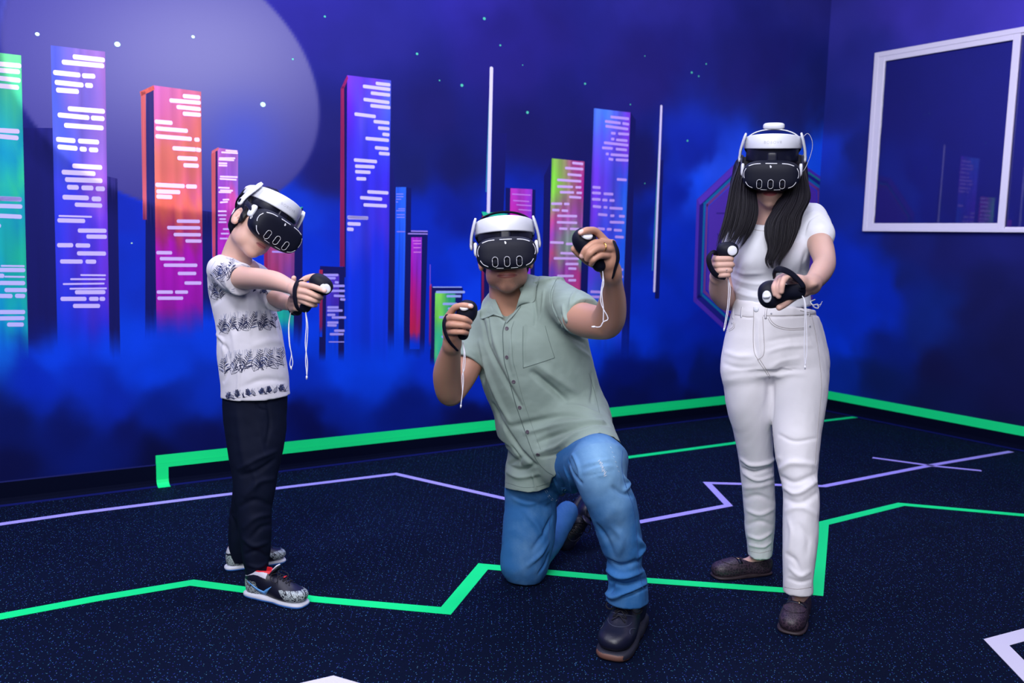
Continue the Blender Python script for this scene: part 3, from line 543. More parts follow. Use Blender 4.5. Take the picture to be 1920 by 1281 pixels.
class EL:   # ellipsoid, R columns = axes
    def __init__(s, c, r, R=None, k=.01, sub=False, e=2):
        s.c = np.asarray(c, float); s.r = np.asarray(r, float); s.R = np.eye(3) if R is None else np.asarray(R, float); s.k = k; s.sub = sub; s.e = e
        m = s.r.max() * (1.3 if e > 2 else 1); s.lo = s.c - m; s.hi = s.c + m
    def d(s, p):
        q = (p - s.c) @ s.R
        if s.e == 2:
            k0 = np.linalg.norm(q / s.r, axis=1); k1 = np.linalg.norm(q / s.r ** 2, axis=1) + 1e-9
            return k0 * (k0 - 1) / k1
        k0 = (np.abs(q / s.r) ** s.e).sum(1) ** (1 / s.e); L = np.linalg.norm(q, axis=1) + 1e-9
        g = np.linalg.norm((np.abs(q / s.r) ** (s.e - 1)) / s.r, axis=1) / np.maximum(k0, 1e-6) ** (s.e - 1)
        return (k0 - 1) / np.maximum(g, 1e-6) * np.minimum(1, np.maximum(k0, .3))
class LOFT:
    """stack of elliptic sections: (left point, right point, depth radius); caps flat with rounding"""
    def __init__(s, secs, k=.01, n=22, e=2., cap=.006, sub=False, back=None):
        L = np.array([np.asarray(q[0], float) for q in secs]); R = np.array([np.asarray(q[1], float) for q in secs]); dp = np.array([q[2] for q in secs], float)
        m = max(n, len(secs) * 3); L = smooth_path(L, m); R = smooth_path(R, m); s.b = smooth_path(np.c_[dp, dp * 0, dp * 0], m)[:, 0]
        s.c = (L + R) / 2; s.a = np.linalg.norm(R - L, axis=1) / 2; s.u = (R - L) / (2 * s.a[:, None]); s.k = k; s.e = e; s.cap = cap; s.sub = sub
        L2 = np.array([np.asarray(q[0], float) for q in secs]); R2 = np.array([np.asarray(q[1], float) for q in secs]); M_ = m * 14
        FL_ = smooth_path(L2, M_); FR_ = smooth_path(R2, M_); s.fc = (FL_ + FR_) / 2; s.fa = np.linalg.norm(FR_ - FL_, axis=1) / 2; s.fu = (FR_ - FL_) / (2 * s.fa[:, None]); s.fb = smooth_path(np.c_[dp, dp * 0, dp * 0], M_)[:, 0]
        m_ = np.maximum(s.a, s.b)[:, None] * 1.1; s.lo = (s.c - m_).min(0); s.hi = (s.c + m_).max(0)
    def d(s, p):
        best = np.full(len(p), 1e9); T = np.zeros(len(p)); Z = np.zeros(len(p)); n = len(s.c)
        for i in range(n - 1):
            ab = s.c[i + 1] - s.c[i]; t = ((p - s.c[i]) @ ab) / (ab @ ab + 1e-12)
            tc = np.clip(t, 0, 1); q = p - s.c[i] - tc[:, None] * ab; dd = np.einsum('ij,ij->i', q, q)
            m = dd < best; best = np.where(m, dd, best); T = np.where(m, i + tc, T)
            if i in (0, n - 2): over = (-t if i == 0 else t - 1) * np.sqrt(ab @ ab); Z = np.where(m, np.maximum(over, 0), Z)
            else: Z = np.where(m, 0, Z)
        N_ = len(s.fc); x_ = slide(s.fc, p, T / (n - 1) * (N_ - 1)); i = np.minimum(x_.astype(int), N_ - 2); f = (x_ - i)[:, None]
        c = s.fc[i] * (1 - f) + s.fc[i + 1] * f; u = s.fu[i] * (1 - f) + s.fu[i + 1] * f; u /= np.linalg.norm(u, axis=1)[:, None]
        a = s.fa[i] * (1 - f[:, 0]) + s.fa[i + 1] * f[:, 0]; b = s.fb[i] * (1 - f[:, 0]) + s.fb[i + 1] * f[:, 0]
        w = s.fc[np.minimum(i + 4, N_ - 1)] - s.fc[np.maximum(i - 4, 0)]; w /= np.linalg.norm(w, axis=1)[:, None] + 1e-12
        u = u - w * np.einsum('ij,ij->i', u, w)[:, None]; u /= np.linalg.norm(u, axis=1)[:, None]; v = np.cross(w, u)
        q = p - c; x = np.einsum('ij,ij->i', q, u); y = np.einsum('ij,ij->i', q, v); z = Z
        k0 = ((np.abs(x) / a) ** s.e + (np.abs(y) / b) ** s.e) ** (1 / s.e); rr = np.hypot(x, y) + 1e-9
        dl = rr * (1 - 1 / np.maximum(k0, 1e-3))
        dl = np.where(k0 < .25, -np.minimum(a, b) * .75, dl)
        h = s.cap; e0 = dl + h; e1 = z + h - 1e-4
        out = np.minimum(np.maximum(e0, e1), 0) + np.hypot(np.maximum(e0, 0), np.maximum(e1, 0)) - h
        return np.where(z > 1e-5, out, dl)
class PLANE:   # cuts away the side the normal points to
    def __init__(s, c, n, k=.002):
        s.c = np.asarray(c, float); s.n = unit(n); s.k = k; s.sub = True; s.lo = np.full(3, -1e9); s.hi = np.full(3, 1e9)
    def d(s, p): return -((p - s.c) @ s.n)
def sdf(prims, p, M=None, centre=None, rad=None):
    D = np.full(len(p), 1e3)
    for q in prims:
        if M is None: m = slice(None); pp = p
        else:
            c = M(q)
            if not c.any(): continue
            m = c; pp = p[m]
        d = q.d(pp); k = max(q.k, 1e-5); A = D[m]
        if getattr(q, 'sub', False):
            d = -d; h = np.maximum(k - np.abs(A - d), 0) / k; D[m] = np.maximum(A, d) + h * h * k / 4
        else:
            h = np.maximum(k - np.abs(A - d), 0) / k; D[m] = np.minimum(A, d) - h * h * k / 4
    return D
def polygonize(prims, vox, B=12):
    pos = [q for q in prims if not getattr(q, 'sub', False)]
    lo = np.min([q.lo for q in pos], 0) - 4 * vox; hi = np.max([q.hi for q in pos], 0) + 4 * vox
    nb = np.ceil((hi - lo) / (vox * B)).astype(int)
    ii = np.stack(np.meshgrid(*[np.arange(n) for n in nb], indexing='ij'), -1).reshape(-1, 3)
    ctr = lo + (ii + .5) * B * vox; rad = B * vox * .87
    Dc = sdf(prims, ctr); act = np.abs(Dc) < rad * 1.35 + .004
    g = openvdb.FloatGrid(); g.background = 3 * vox
    for i in ii[(~act) & (Dc < 0)]: g.fill(tuple(int(x) for x in i * B), tuple(int(x) for x in i * B + B - 1), -3 * vox)
    ia = ii[act]; loc = np.stack(np.meshgrid(*[np.arange(B)] * 3, indexing='ij'), -1).reshape(-1, 3)
    for k in range(0, len(ia), 400):
        blk = ia[k:k + 400]; cb = lo + (blk + .5) * B * vox
        p = (lo + (blk[:, None, :] * B + loc[None]) * vox).reshape(-1, 3)
        def M(q):
            if isinstance(q, PLANE): mm = np.ones(len(blk), bool)
            else:
                e = rad + q.k + .006; mm = ((cb > q.lo - e) & (cb < q.hi + e)).all(1)
            return np.repeat(mm, B ** 3)
        D = np.clip(sdf(prims, p, M), -3 * vox, 3 * vox).reshape(len(blk), B, B, B)
        for b_, i in zip(D, blk): g.copyFromArray(b_.astype(np.float32), ijk=tuple(int(x) for x in i * B))
    pts, tri, quad = g.convertToPolygons(isovalue=0.0, adaptivity=0.0)
    v = np.asarray(pts, float) * vox + lo
    f = [tuple(int(a) for a in q) for q in quad] + [tuple(int(a) for a in q) for q in tri]
    return v, f
def normals(v, f):
    q = np.array([a if len(a) == 4 else (*a, a[-1]) for a in f]); n = np.cross(v[q[:, 2]] - v[q[:, 0]], v[q[:, 3]] - v[q[:, 1]])
    N = np.zeros_like(v)
    for k in range(4): np.add.at(N, q[:, k], n)
    return N / (np.linalg.norm(N, axis=1)[:, None] + 1e-12)
def relax(v, f, it=2, lam=.5):
    q = np.array([a if len(a) == 4 else (*a, a[-1]) for a in f]); e = np.concatenate([q[:, [0, 1]], q[:, [1, 2]], q[:, [2, 3]], q[:, [3, 0]]]); e = e[e[:, 0] != e[:, 1]]
    for _ in range(it):
        S = np.zeros_like(v); c = np.zeros(len(v)); np.add.at(S, e[:, 0], v[e[:, 1]]); np.add.at(S, e[:, 1], v[e[:, 0]]); np.add.at(c, e[:, 0], 1); np.add.at(c, e[:, 1], 1)
        v = v + lam * (S / np.maximum(c, 1)[:, None] - v)
    return v
class Surf:
    """a finished surface that strokes and folds can be laid on, found along the line of sight"""
    def __init__(s, v, f):
        s.v = v; s.f = f; s.t = BVHTree.FromPolygons([tuple(x) for x in v], f); s.N = normals(v, f)
    def hit(s, px, py):
        d = unit(ray(px, py)); r = s.t.ray_cast(Vector(CAM), Vector(d))
        if r[0] is None:
            for Y in (2.9,): r = s.t.find_nearest(Vector(P(px, py, Y)))
            return np.array(r[0]), np.array(r[1])
        return np.array(r[0]), np.array(r[1])
    def path(s, pts, n=None, lift=0., curve=True):
        pts = np.array([(a, b, 0) for a, b in pts], float); L = np.abs(np.diff(pts[:, :2], axis=0)).sum()
        n = n or max(3, int(L / 5)); q = smooth_path(pts, n) if (curve and len(pts) > 2) else np.concatenate([pts[i] + (pts[i + 1] - pts[i]) * np.linspace(0, 1, max(2, int(np.abs(pts[i + 1] - pts[i]).sum() / 5)))[:, None] for i in range(len(pts) - 1)])
        o = [s.hit(a[0], a[1]) for a in q]; return np.array([h[0] + h[1] * lift for h in o]), np.array([h[1] for h in o])
def folds(S, lst):
    """raise or sink the cloth along lines: (pts, height m, width m)"""
    v = S.v.copy(); disp = np.zeros(len(v))
    for pts, amp, wid in lst:
        q, _ = S.path(pts, n=max(6, int(len(pts) * 4)))
        lo = q.min(0) - 3 * wid; hi = q.max(0) + 3 * wid; m = ((v > lo) & (v < hi)).all(1); pv = v[m]; best = np.full(m.sum(), 9.); tt = np.zeros(m.sum())
        for i in range(len(q) - 1):
            ab = q[i + 1] - q[i]; t = np.clip(((pv - q[i]) @ ab) / (ab @ ab + 1e-12), 0, 1); dd = np.linalg.norm(pv - q[i] - t[:, None] * ab, axis=1)
            c = dd < best; best = np.where(c, dd, best); tt = np.where(c, (i + t) / (len(q) - 1), tt)
        disp[m] += amp * np.exp(-(best / wid) ** 2) * np.sin(np.pi * np.clip(tt * .9 + .05, 0, 1)) ** .5
    return v + S.N * disp[:, None]
def ripple(v, N, amp, scale, seed=0, stretch=(1, 1, 1)):
    q = v * np.array(stretch) * scale
    n = (fbm(q[:, 0] + q[:, 1] * .7, q[:, 2] + q[:, 1] * .5, seed, 3) - .44)
    return v + N * (amp * n)[:, None]
def ribbon(path, nrm, w, th=.0006):
    V = []; n = len(path)
    for i in range(n):
        t = unit(path[min(i + 1, n - 1)] - path[max(i - 1, 0)]); s_ = unit(np.cross(nrm[i], t)); ww = w[i] if np.ndim(w) else w
        V += [path[i] + s_ * ww / 2, path[i] + nrm[i] * th, path[i] - s_ * ww / 2, path[i] - nrm[i] * th]
    F = [(4 * i + k, 4 * i + (k + 1) % 4, 4 * i + 4 + (k + 1) % 4, 4 * i + 4 + k) for i in range(n - 1) for k in range(4)]
    return V, F + [(3, 2, 1, 0), (4 * n - 4, 4 * n - 3, 4 * n - 2, 4 * n - 1)]
def S_(xl, xr, y, Y, dr, yr=None, Yr=None):     # body section: left and right outline in the picture, its depth Y and depth radius (m)
    return (P(xl, y, Y), P(xr, yr if yr is not None else y, Yr if Yr is not None else Y), dr)
def chain(pts, k=.012):    # limb: (px, py, Y, radius px)
    return [TB([P(a, b, Y) for a, b, Y, r in pts], [rpx(r, Y) for a, b, Y, r in pts], k)]
def frame(fwd, up):        # columns: right, forward, up
    f = unit(fwd); r = unit(np.cross(f, up)); u = np.cross(r, f); return np.stack([r, f, u], 1)
def skin_mesh(parts):      # joins finer and coarser stretches of one body
    V = []; F = []; n = 0
    for v, f in parts: V.append(v); F += [tuple(i + n for i in q) for q in f]; n += len(v)
    return np.concatenate(V), F
def mesh_obj(name, v, f, m, parent=None, loc=None, col=None, smooth=True):
    b = MB(); b.add(v, f, m, col)
    return b.build(name, parent, loc=loc if loc is not None else (root_loc(parent) if parent else centre_base(v)), smooth=smooth, color=col is not None)

def head_prims(c, R, s=1., jaw=1., mw=1., nose=1.):
    """head about its eye-level centre c (between the temples); R columns right, forward, up; s scales a 0.225 m head"""
    g = lambda x, y, z: c + R @ (np.array([x, y, z]) * s)
    r = lambda *q: np.array(q) * s
    E = lambda p, rr, k=.012, **kw: EL(g(*p), r(*rr), R, k * s, **kw)
    jw = .050 * jaw
    o = [E((0, -.012, .028), (.074, .094, .088), .01), E((0, .018, -.02), (.064, .074, .09), .02),
         E((0, .030, -.062), (jw, .056, .046), .02), E((0, .058, -.098), (.024 * jaw, .026, .021), .022),   # chin
         E((-.040 * jaw, .01, -.072), (.018, .04, .024), .02), E((.040 * jaw, .01, -.072), (.018, .04, .024), .02),
         E((0, .078, -.066), (.027, .020, .021), .016),                                             # muzzle
         RC(g(0, .090, .0), .008 * s, g(0, .111 * nose, -.032), .0105 * s, .008 * s), E((0, .104, -.034), (.0115, .012, .009), .006 * s),
         E((-.0125, .096, -.036), (.0065, .010, .0068), .005), E((.0125, .096, -.036), (.0065, .010, .0068), .005),
         E((-.034, .068, -.022), (.024, .02, .02), .02), E((.034, .068, -.022), (.024, .02, .02), .02),   # cheeks
         E((0, .0905, -.0612), (.0225 * mw, .0082, .0038), .004), E((0, .0905, -.0705), (.0185 * mw, .0080, .0046), .004),   # lips
         E((-.006, .104, -.0435), (.0035, .004, .0028), .002, sub=True), E((.006, .104, -.0435), (.0035, .004, .0028), .002, sub=True)]
    for sx in (-1, 1):     # ears
        eR = R @ np.array(Matrix.Rotation(sx * .35, 3, 'Z')) @ np.array(Matrix.Rotation(-.15, 3, 'X'))
        o += [EL(g(sx * .079, -.012, -.012), r(.0075, .0205, .034), eR, .005 * s), EL(g(sx * .0885, -.007, -.006), r(.0085, .0135, .023), eR, .0012 * s, sub=True), EL(g(sx * .083, -.012, -.008), r(.003, .006, .012), eR, .003 * s), EL(g(sx * .080, .004, -.014), r(.004, .004, .007), eR, .003 * s),
              EL(g(sx * .079, -.006, -.036), r(.006, .009, .009), eR, .006 * s)]
    return o
def lip_tint(v, c, R, s, base, lip, mw=1.):
    q = (v - c) @ R / s; d = np.sqrt((q[:, 0] / (.0235 * mw)) ** 2 + ((q[:, 2] + .0660) / .0080) ** 2); m = np.clip((1.12 - d) / .22, 0, 1) * (q[:, 1] > .075)
    col = lin(base) * (1 - m[:, None]) + lin(lip) * m[:, None]
    ln = .75 * np.exp(-((q[:, 2] + .0658 - .8 * q[:, 0] ** 2 * 0) / .0013) ** 2) * (np.abs(q[:, 0]) < .0235 * mw) * (q[:, 1] > .07)
    return col * (1 - ln[:, None]) + lin((84, 40, 46)) * ln[:, None]
def finger(pts, r, k=.0035, nail=None):
    """pts world joints from knuckle to tip, r radii"""
    P_ = [np.asarray(q, float) for q in pts]; out = []; rr = []
    for i, q in enumerate(P_):     # knuckles stay crisp: rounded corners instead of one soft bow
        if 0 < i < len(P_) - 1: out += [q + (P_[i - 1] - q) * .22, q + (P_[i + 1] - q) * .22]; rr += [r[i] * .985, r[i] * .975]
        else: out.append(q); rr.append(r[i])
    return [TB(out, rr, k, n=14)]
def nail_vf(tip, prev, out, w=.011, L=.011, lift=.0085):
    t = unit(tip - prev); o = unit(out - t * (out @ t)); s_ = np.cross(t, o); V = []
    for i in range(6):
        a = (i / 5 - .6) * L
        for j in range(5):
            b = (j / 4 - .5) * w * (1 - .25 * (i / 5) ** 3); V.append(tip + t * a + s_ * b + o * (lift - (b / w) ** 2 * .0085 - max(0, a) * .25))
    return V, [(i * 5 + j, i * 5 + j + 1, i * 5 + j + 6, i * 5 + j + 5) for i in range(5) for j in range(4)]

def nail_tint(V, col, tip, prev, out, r=.0068, tone=(232, 188, 180)):
    t = unit(np.asarray(tip) - prev); o = unit(out - t * (out @ t)); s_ = np.cross(t, o); q = V - np.asarray(tip)
    m = (np.hypot((q @ s_) / r, (q @ t - .001) / (r * 1.15)) < 1) & (q @ o > 0); col[m] = lin(tone); return col
# ------------------------------------------------------------------ shared materials
m_silicone = mat('black_silicone', (10, 14, 34), .6, spec=.25, bump=('noise', 900, .0001))
m_gloss = mat('dark_gloss_plastic', (20, 22, 44), .38, spec=.4)
m_plastic = mat('white_plastic', (216, 219, 232), .35, spec=.5)
m_print = mat('white_print', (222, 224, 235), .5)
m_grey = mat('grey_print', (176, 178, 192), .6)
m_strap = mat('black_webbing', (9, 12, 34), .75, spec=.2, bump=('weave', 500, .0002))
m_pad = mat('black_foam', (12, 15, 36), .85, spec=.2, bump=('noise', 400, .0004))
m_cord = mat('white_cord', (225, 225, 240), .6)
m_rubber = mat('black_rubber', (16, 18, 34), .6)
m_lens = mat('black_lens', (4, 5, 12), .35, spec=.4)

def place(parts_v, c, R): return c + np.asarray(parts_v) @ R.T
def sweep_plate(c, R, ctrl, n=40, th=.004):
    """curved plate; ctrl rows = (x, y, z, half height, up-lean) in head space"""
    q = smooth_path([r[:3] for r in ctrl], n); h = smooth_path([(r[3], r[4], 0) for r in ctrl], n); V = []
    for i in range(n):
        t = unit(q[min(i + 1, n - 1)] - q[max(i - 1, 0)]); up = unit(np.array([0, h[i, 1], 1.])); o = unit(np.cross(t, up)); hh = h[i, 0]
        prof = [(-1, -.5), (-.86, -1), (.86, -1), (1, -.5), (1, .5), (.86, 1), (-.86, 1), (-1, .5)]
        V += [q[i] + up * a * hh + o * b * th * .5 for a, b in prof]
    F = [(8 * i + k, 8 * i + (k + 1) % 8, 8 * i + 8 + (k + 1) % 8, 8 * i + 8 + k) for i in range(n - 1) for k in range(8)] + [tuple(range(7, -1, -1)), tuple(8 * n - 8 + k for k in range(8))]
    return place(V, c, R), F
def headset(c, R, label, s=1., bz=.1, top='black', pitch=0., arm_y=.02, wire=False, letters=True, zt=.148):
    """headset worn on a head with eye-level centre c and frame R"""
    Rv = R @ np.array(Matrix.Rotation(pitch, 3, 'X')); L = lambda v: np.asarray(v, float) * s
    root = empty('vr_headset', c + R @ L((0, .125, -.05)), label, 'headset', 'headsets worn by the three players'); base = root_loc(root)
    vc = np.array([0, .128, 0.])
    pr = [EL(vc, (.093, .036, .051), k=.01, e=3.0), EL(vc + [0, -.03, 0], (.088, .022, .046), k=.014, e=3)]
    v, f = polygonize(pr, .0028); v = relax(v, f, 2)
    b = MB(); b.add(place(v * s, c, Rv), f, m_silicone)
    t = BVHTree.FromPolygons([tuple(a) for a in v], f)
    def on(x, z):
        r = t.ray_cast(Vector((x, .4, z)), Vector((0, -1, 0)))
        if r[0] is None: r = t.find_nearest(Vector((x, .14, z)))
        return np.array(r[0]), np.array(r[1])
    visor = None
    def line(pts, w, m=m_print, closed=False, mb=None):
        q = smooth_path([(a, z, 0) for a, z in pts], max(5, len(pts) * 5)); h = [on(a[0], a[1]) for a in q]
        p = np.array([a[0] + a[1] * .0004 for a in h]); N = np.array([a[1] for a in h]); V, F = ribbon(p, N, w, .0007); mb.add(place(np.array(V) * s, c, Rv), F, m)
    k = .000253; mk = b
    for pts in ([(-285, 128), (-210, 152), (-130, 160)], [(-70, 162), (80, 162)], [(140, 160), (220, 152), (292, 128)]): line([(a * k, b_ * k) for a, b_ in pts], .0038, mb=mk)
    for sx in (-1, 1):
        line([(sx * a * k, b_ * k) for a, b_ in [(322, 98), (345, 50), (348, 0), (340, -30)]], .003, mb=mk)
        line([(sx * a * k, b_ * k) for a, b_ in [(322, -80), (286, -128), (228, -158)]], .003, mb=mk)
        line([(sx * a * k, b_ * k) for a, b_ in [(130, -178), (45, -182)]], .0024, mb=mk)
    h = on(.0025, .031); ang = np.linspace(0, 2 * math.pi, 13)[:-1]
    dr = [h[0] + [(.0030 * math.cos(a) + .0022 * max(0, math.sin(a)) ** 2), .0012, .0046 * math.sin(a)] for a in ang]; mk.add(place(np.array(dr) * s, c, Rv), [tuple(range(12))], m_print)
    for sx in (-1, 1):      # small round marks on the flanks
        r_ = t.ray_cast(Vector((sx * .3, .116, -.004)), Vector((-sx, 0, 0)))
        if r_[0] is not None:
            h0 = np.array(r_[0]) + np.array(r_[1]) * .0006; V, F = tube(place(np.array([h0 + [0, .0042 * math.cos(a), .0052 * math.sin(a)] for a in np.linspace(0, 2 * math.pi, 17)[:-1]]) * s, c, Rv), .0011, 6, closed=True); mk.add(V, F, m_print)
    visor = b.build('visor', root, loc=base)
    for cx_ in (-.0375, 0, .0365):
        ring = [(cx_ + .0085 * math.cos(a), -.0265 + math.copysign(.0065, math.sin(a)) + .0085 * math.sin(a)) for a in np.linspace(.01, 2 * math.pi + .01, 25)]
        mb = MB(); h = [on(x, z) for x, z in ring]; p = np.array([q[0] + q[1] * .0004 for q in h]); V, F = ribbon(p, [q[1] for q in h], .0015, .0009); mb.add(place(np.array(V) * s, c, Rv), F, m_print)
        V = [on(cx_ + (x - cx_) * .72, -.0265 + (z + .0265) * .8)[0] + [0, .0006, 0] for x, z in ring[:-1]]; mb.add(place(np.array(V) * s, c, Rv), [tuple(range(24))], m_lens)
        mb.build('camera_port', visor, loc=base)
    v, f = polygonize([EL((0, .085, .002), (.083, .026, .048), e=2.6), EL((0, .055, -.002), (.073, .05, .05), sub=True, k=.004)], .0035)
    mesh_obj('face_cushion', place(relax(v, f, 2) * s, c, Rv), f, m_pad, root)
    # forehead shield and hinge
    zc = (bz + .035) / 2; hs = max(.014, (bz - .022 - .035) / 2 + .004)
    v, f = sweep_plate(c, R, [L((x, y, zc)).tolist() + [hs * s, .16] for x, y in ((-.085, .05), (-.068, .076), (-.038, .097), (0, .104), (.038, .097), (.068, .076), (.085, .05))], th=.004)
    mesh_obj('forehead_shield', v, f, m_gloss, root)
    v, f = polygonize([EL((0, .109, .056), (.017, .007, .02), e=4, k=.003)], .002); mesh_obj('hinge', place(v * s, c, R), f, m_gloss, root)
    # halo band
    rows = []
    for a in np.linspace(-112, 112, 15):
        q = math.radians(a); hh = .0255 - .0095 * (1 - math.cos(q)) * .9; rows.append(L((.0935 * math.sin(q), .002 + .112 * math.cos(q), bz - .012 * (1 - math.cos(q)))).tolist() + [hh * s, -.28 * math.cos(q)])
    v, f = sweep_plate(c, R, rows, 60, .007); bb = MB(); bb.add(v, f, m_plastic)
    if letters:
        cu = bpy.data.curves.new('t', 'FONT'); cu.body = 'BOBOVR'; cu.size = .0125; cu.align_x = 'CENTER'; cu.align_y = 'CENTER'; cu.space_character = 1.25
        ob = bpy.data.objects.new('t', cu); me = bpy.data.meshes.new_from_object(ob); tv = np.array([tuple(q.co) for q in me.vertices]); tf = [tuple(p_.vertices) for p_ in me.polygons]
        bpy.data.objects.remove(ob); bpy.data.meshes.remove(me)
        qx = -tv[:, 0]; th = qx / .0935; z = bz - .004 + tv[:, 1]; y = .002 + (.112 + .0042) * np.cos(th) - (tv[:, 1] - .004) * .28
        bb.add(place(np.stack([.0935 * 1.04 * np.sin(th), y + .0003, z], 1) * s, c, R), tf, m_grey)
    bb.build('halo_band', root, loc=base)
    # rear strap and dial
    rows = []
    for a in np.linspace(100, 260, 13):
        q = math.radians(a); rows.append(L((.0925 * math.sin(q), -.004 + .108 * math.cos(q), bz - .022 - .065 * (math.sin((a - 100) / 160 * math.pi)) ** 1.2)).tolist() + [.013 * s, .15])
    v, f = sweep_plate(c, R, rows, 50, .009); mesh_obj('rear_strap', v, f, m_pad, root)
    v, f = polygonize([EL((0, -.118, bz - .088), (.046, .015, .032), e=3)], .0035); mesh_obj('rear_dial', place(relax(v, f, 1) * s, c, R), f, m_plastic, root)
    # side arms
    for sx in (-1, 1):
        A = [(sx * .0905, arm_y + .032, bz + .024), (sx * .099, arm_y + .026, bz - .004), (sx * .1065, arm_y + .014, bz - .036), (sx * .1085, arm_y + .006, bz - .062)]
        pth = smooth_path(L(A), 18); pth = place(pth, c, R); r = np.interp(np.linspace(0, 1, 18), [0, .12, .5, .9, 1], [.010, .0145, .0145, .0145, .0125]) * s
        V, F = tube(pth, r, 14, flat=.34, nrm=R @ np.array([1., 0, 0])); mb = MB(); mb.add(V, F, m_plastic); ev, ef = polygonize([EL(np.array(A[-1]) + [0, 0, .001], (.0052, .0148, .0148), e=2.6)], .0016); mb.add(place(ev * s, c, R), ef, m_plastic); arm = mb.build('side_arm', root, loc=base)
        e_ = np.array(A[-1]) + [sx * .0056, 0, .001]
        ring_ = [e_ + [0, .0078 * math.cos(a), .0078 * math.sin(a)] for a in np.linspace(0, 2 * math.pi, 21)[:-1]]; mb = MB(); mb.add(place(np.array(ring_ + [e_ + [sx * .0015, 0, 0]]) * s, c, R), [(i, (i + 1) % 20, 20) for i in range(20)], m_lens); mb.build('arm_hole', arm, loc=base)
        V, F = tube(place(smooth_path(L([(sx * .1, arm_y + .012, bz - .055), (sx * .0985, .075, .028), (sx * .096, .105, .016)]), 12), c, R), .0085 * s, 10, flat=.6, nrm=R @ np.array([1., 0, 0])); mb = MB(); mb.add(V, F, m_gloss); mb.build('pivot', arm, loc=base)
        pr = [EL((sx * .0945, .102, .017), (.0062, .0175, .0215), k=.004, e=3.4)]
        v, f = polygonize(pr, .002); mesh_obj('strap_clip', place(relax(v, f, 1) * s, c, R), f, m_plastic, root)
    if top is None: return root
    # strap over the crown
    rows = []
    for a in np.linspace(-88, 88, 15):
        q = math.radians(a); rows.append(((.0935 * math.sin(q)), .014 + .006 * math.cos(q), bz - .02 + (zt - bz + .02) * max(0, math.cos(q)) ** .8))
    q = smooth_path(L(rows), 48)
    V, F = tube(place(q, c, R), .0125 * s, 10, flat=.2, nrm=None); 
    V = []; n = len(q)
    for i in range(n):
        t_ = unit(q[min(i + 1, n - 1)] - q[max(i - 1, 0)]); fw = np.array([0, 1., 0]); o_ = unit(np.cross(t_, fw))
        V += [q[i] + fw * a * .014 * s + o_ * b_ * .0022 * s for a, b_ in ((-1, -1), (1, -1), (1, 1), (-1, 1))]
    F = [(4 * i + k_, 4 * i + (k_ + 1) % 4, 4 * i + 4 + (k_ + 1) % 4, 4 * i + 4 + k_) for i in range(n - 1) for k_ in range(4)]
    mb = MB(); mb.add(place(V, c, R), F, m_pad)
    if top == 'white':
        for y in (-.0135, .0145): V2, F2 = tube(place(q + [0, y * s, .0005], c, R), .0021 * s, 6); mb.add(V2, F2, m_plastic)
    ts = mb.build('top_strap', root, loc=base)
    if top == 'white':
        pr = [EL((0, .012, .158), (.036, .03, .013), e=3.4)]; v, f = polygonize(pr, .0025); mesh_obj('top_pad', place(relax(v, f, 2) * s, c, R), f, m_plastic, root)
    if wire:
        q = smooth_path(L([(-.092, .04, bz + .004), (-.112, .03, bz + .022), (-.128, .03, bz - .004), (-.128, .03, bz - .04), (-.112, .05, bz - .09), (-.096, .08, .004)]), 30)
        V, F = tube(place(q, c, R), .0009, 6); mb = MB(); mb.add(V, F, m_grey); mb.build('cable', root, loc=base)
    return root

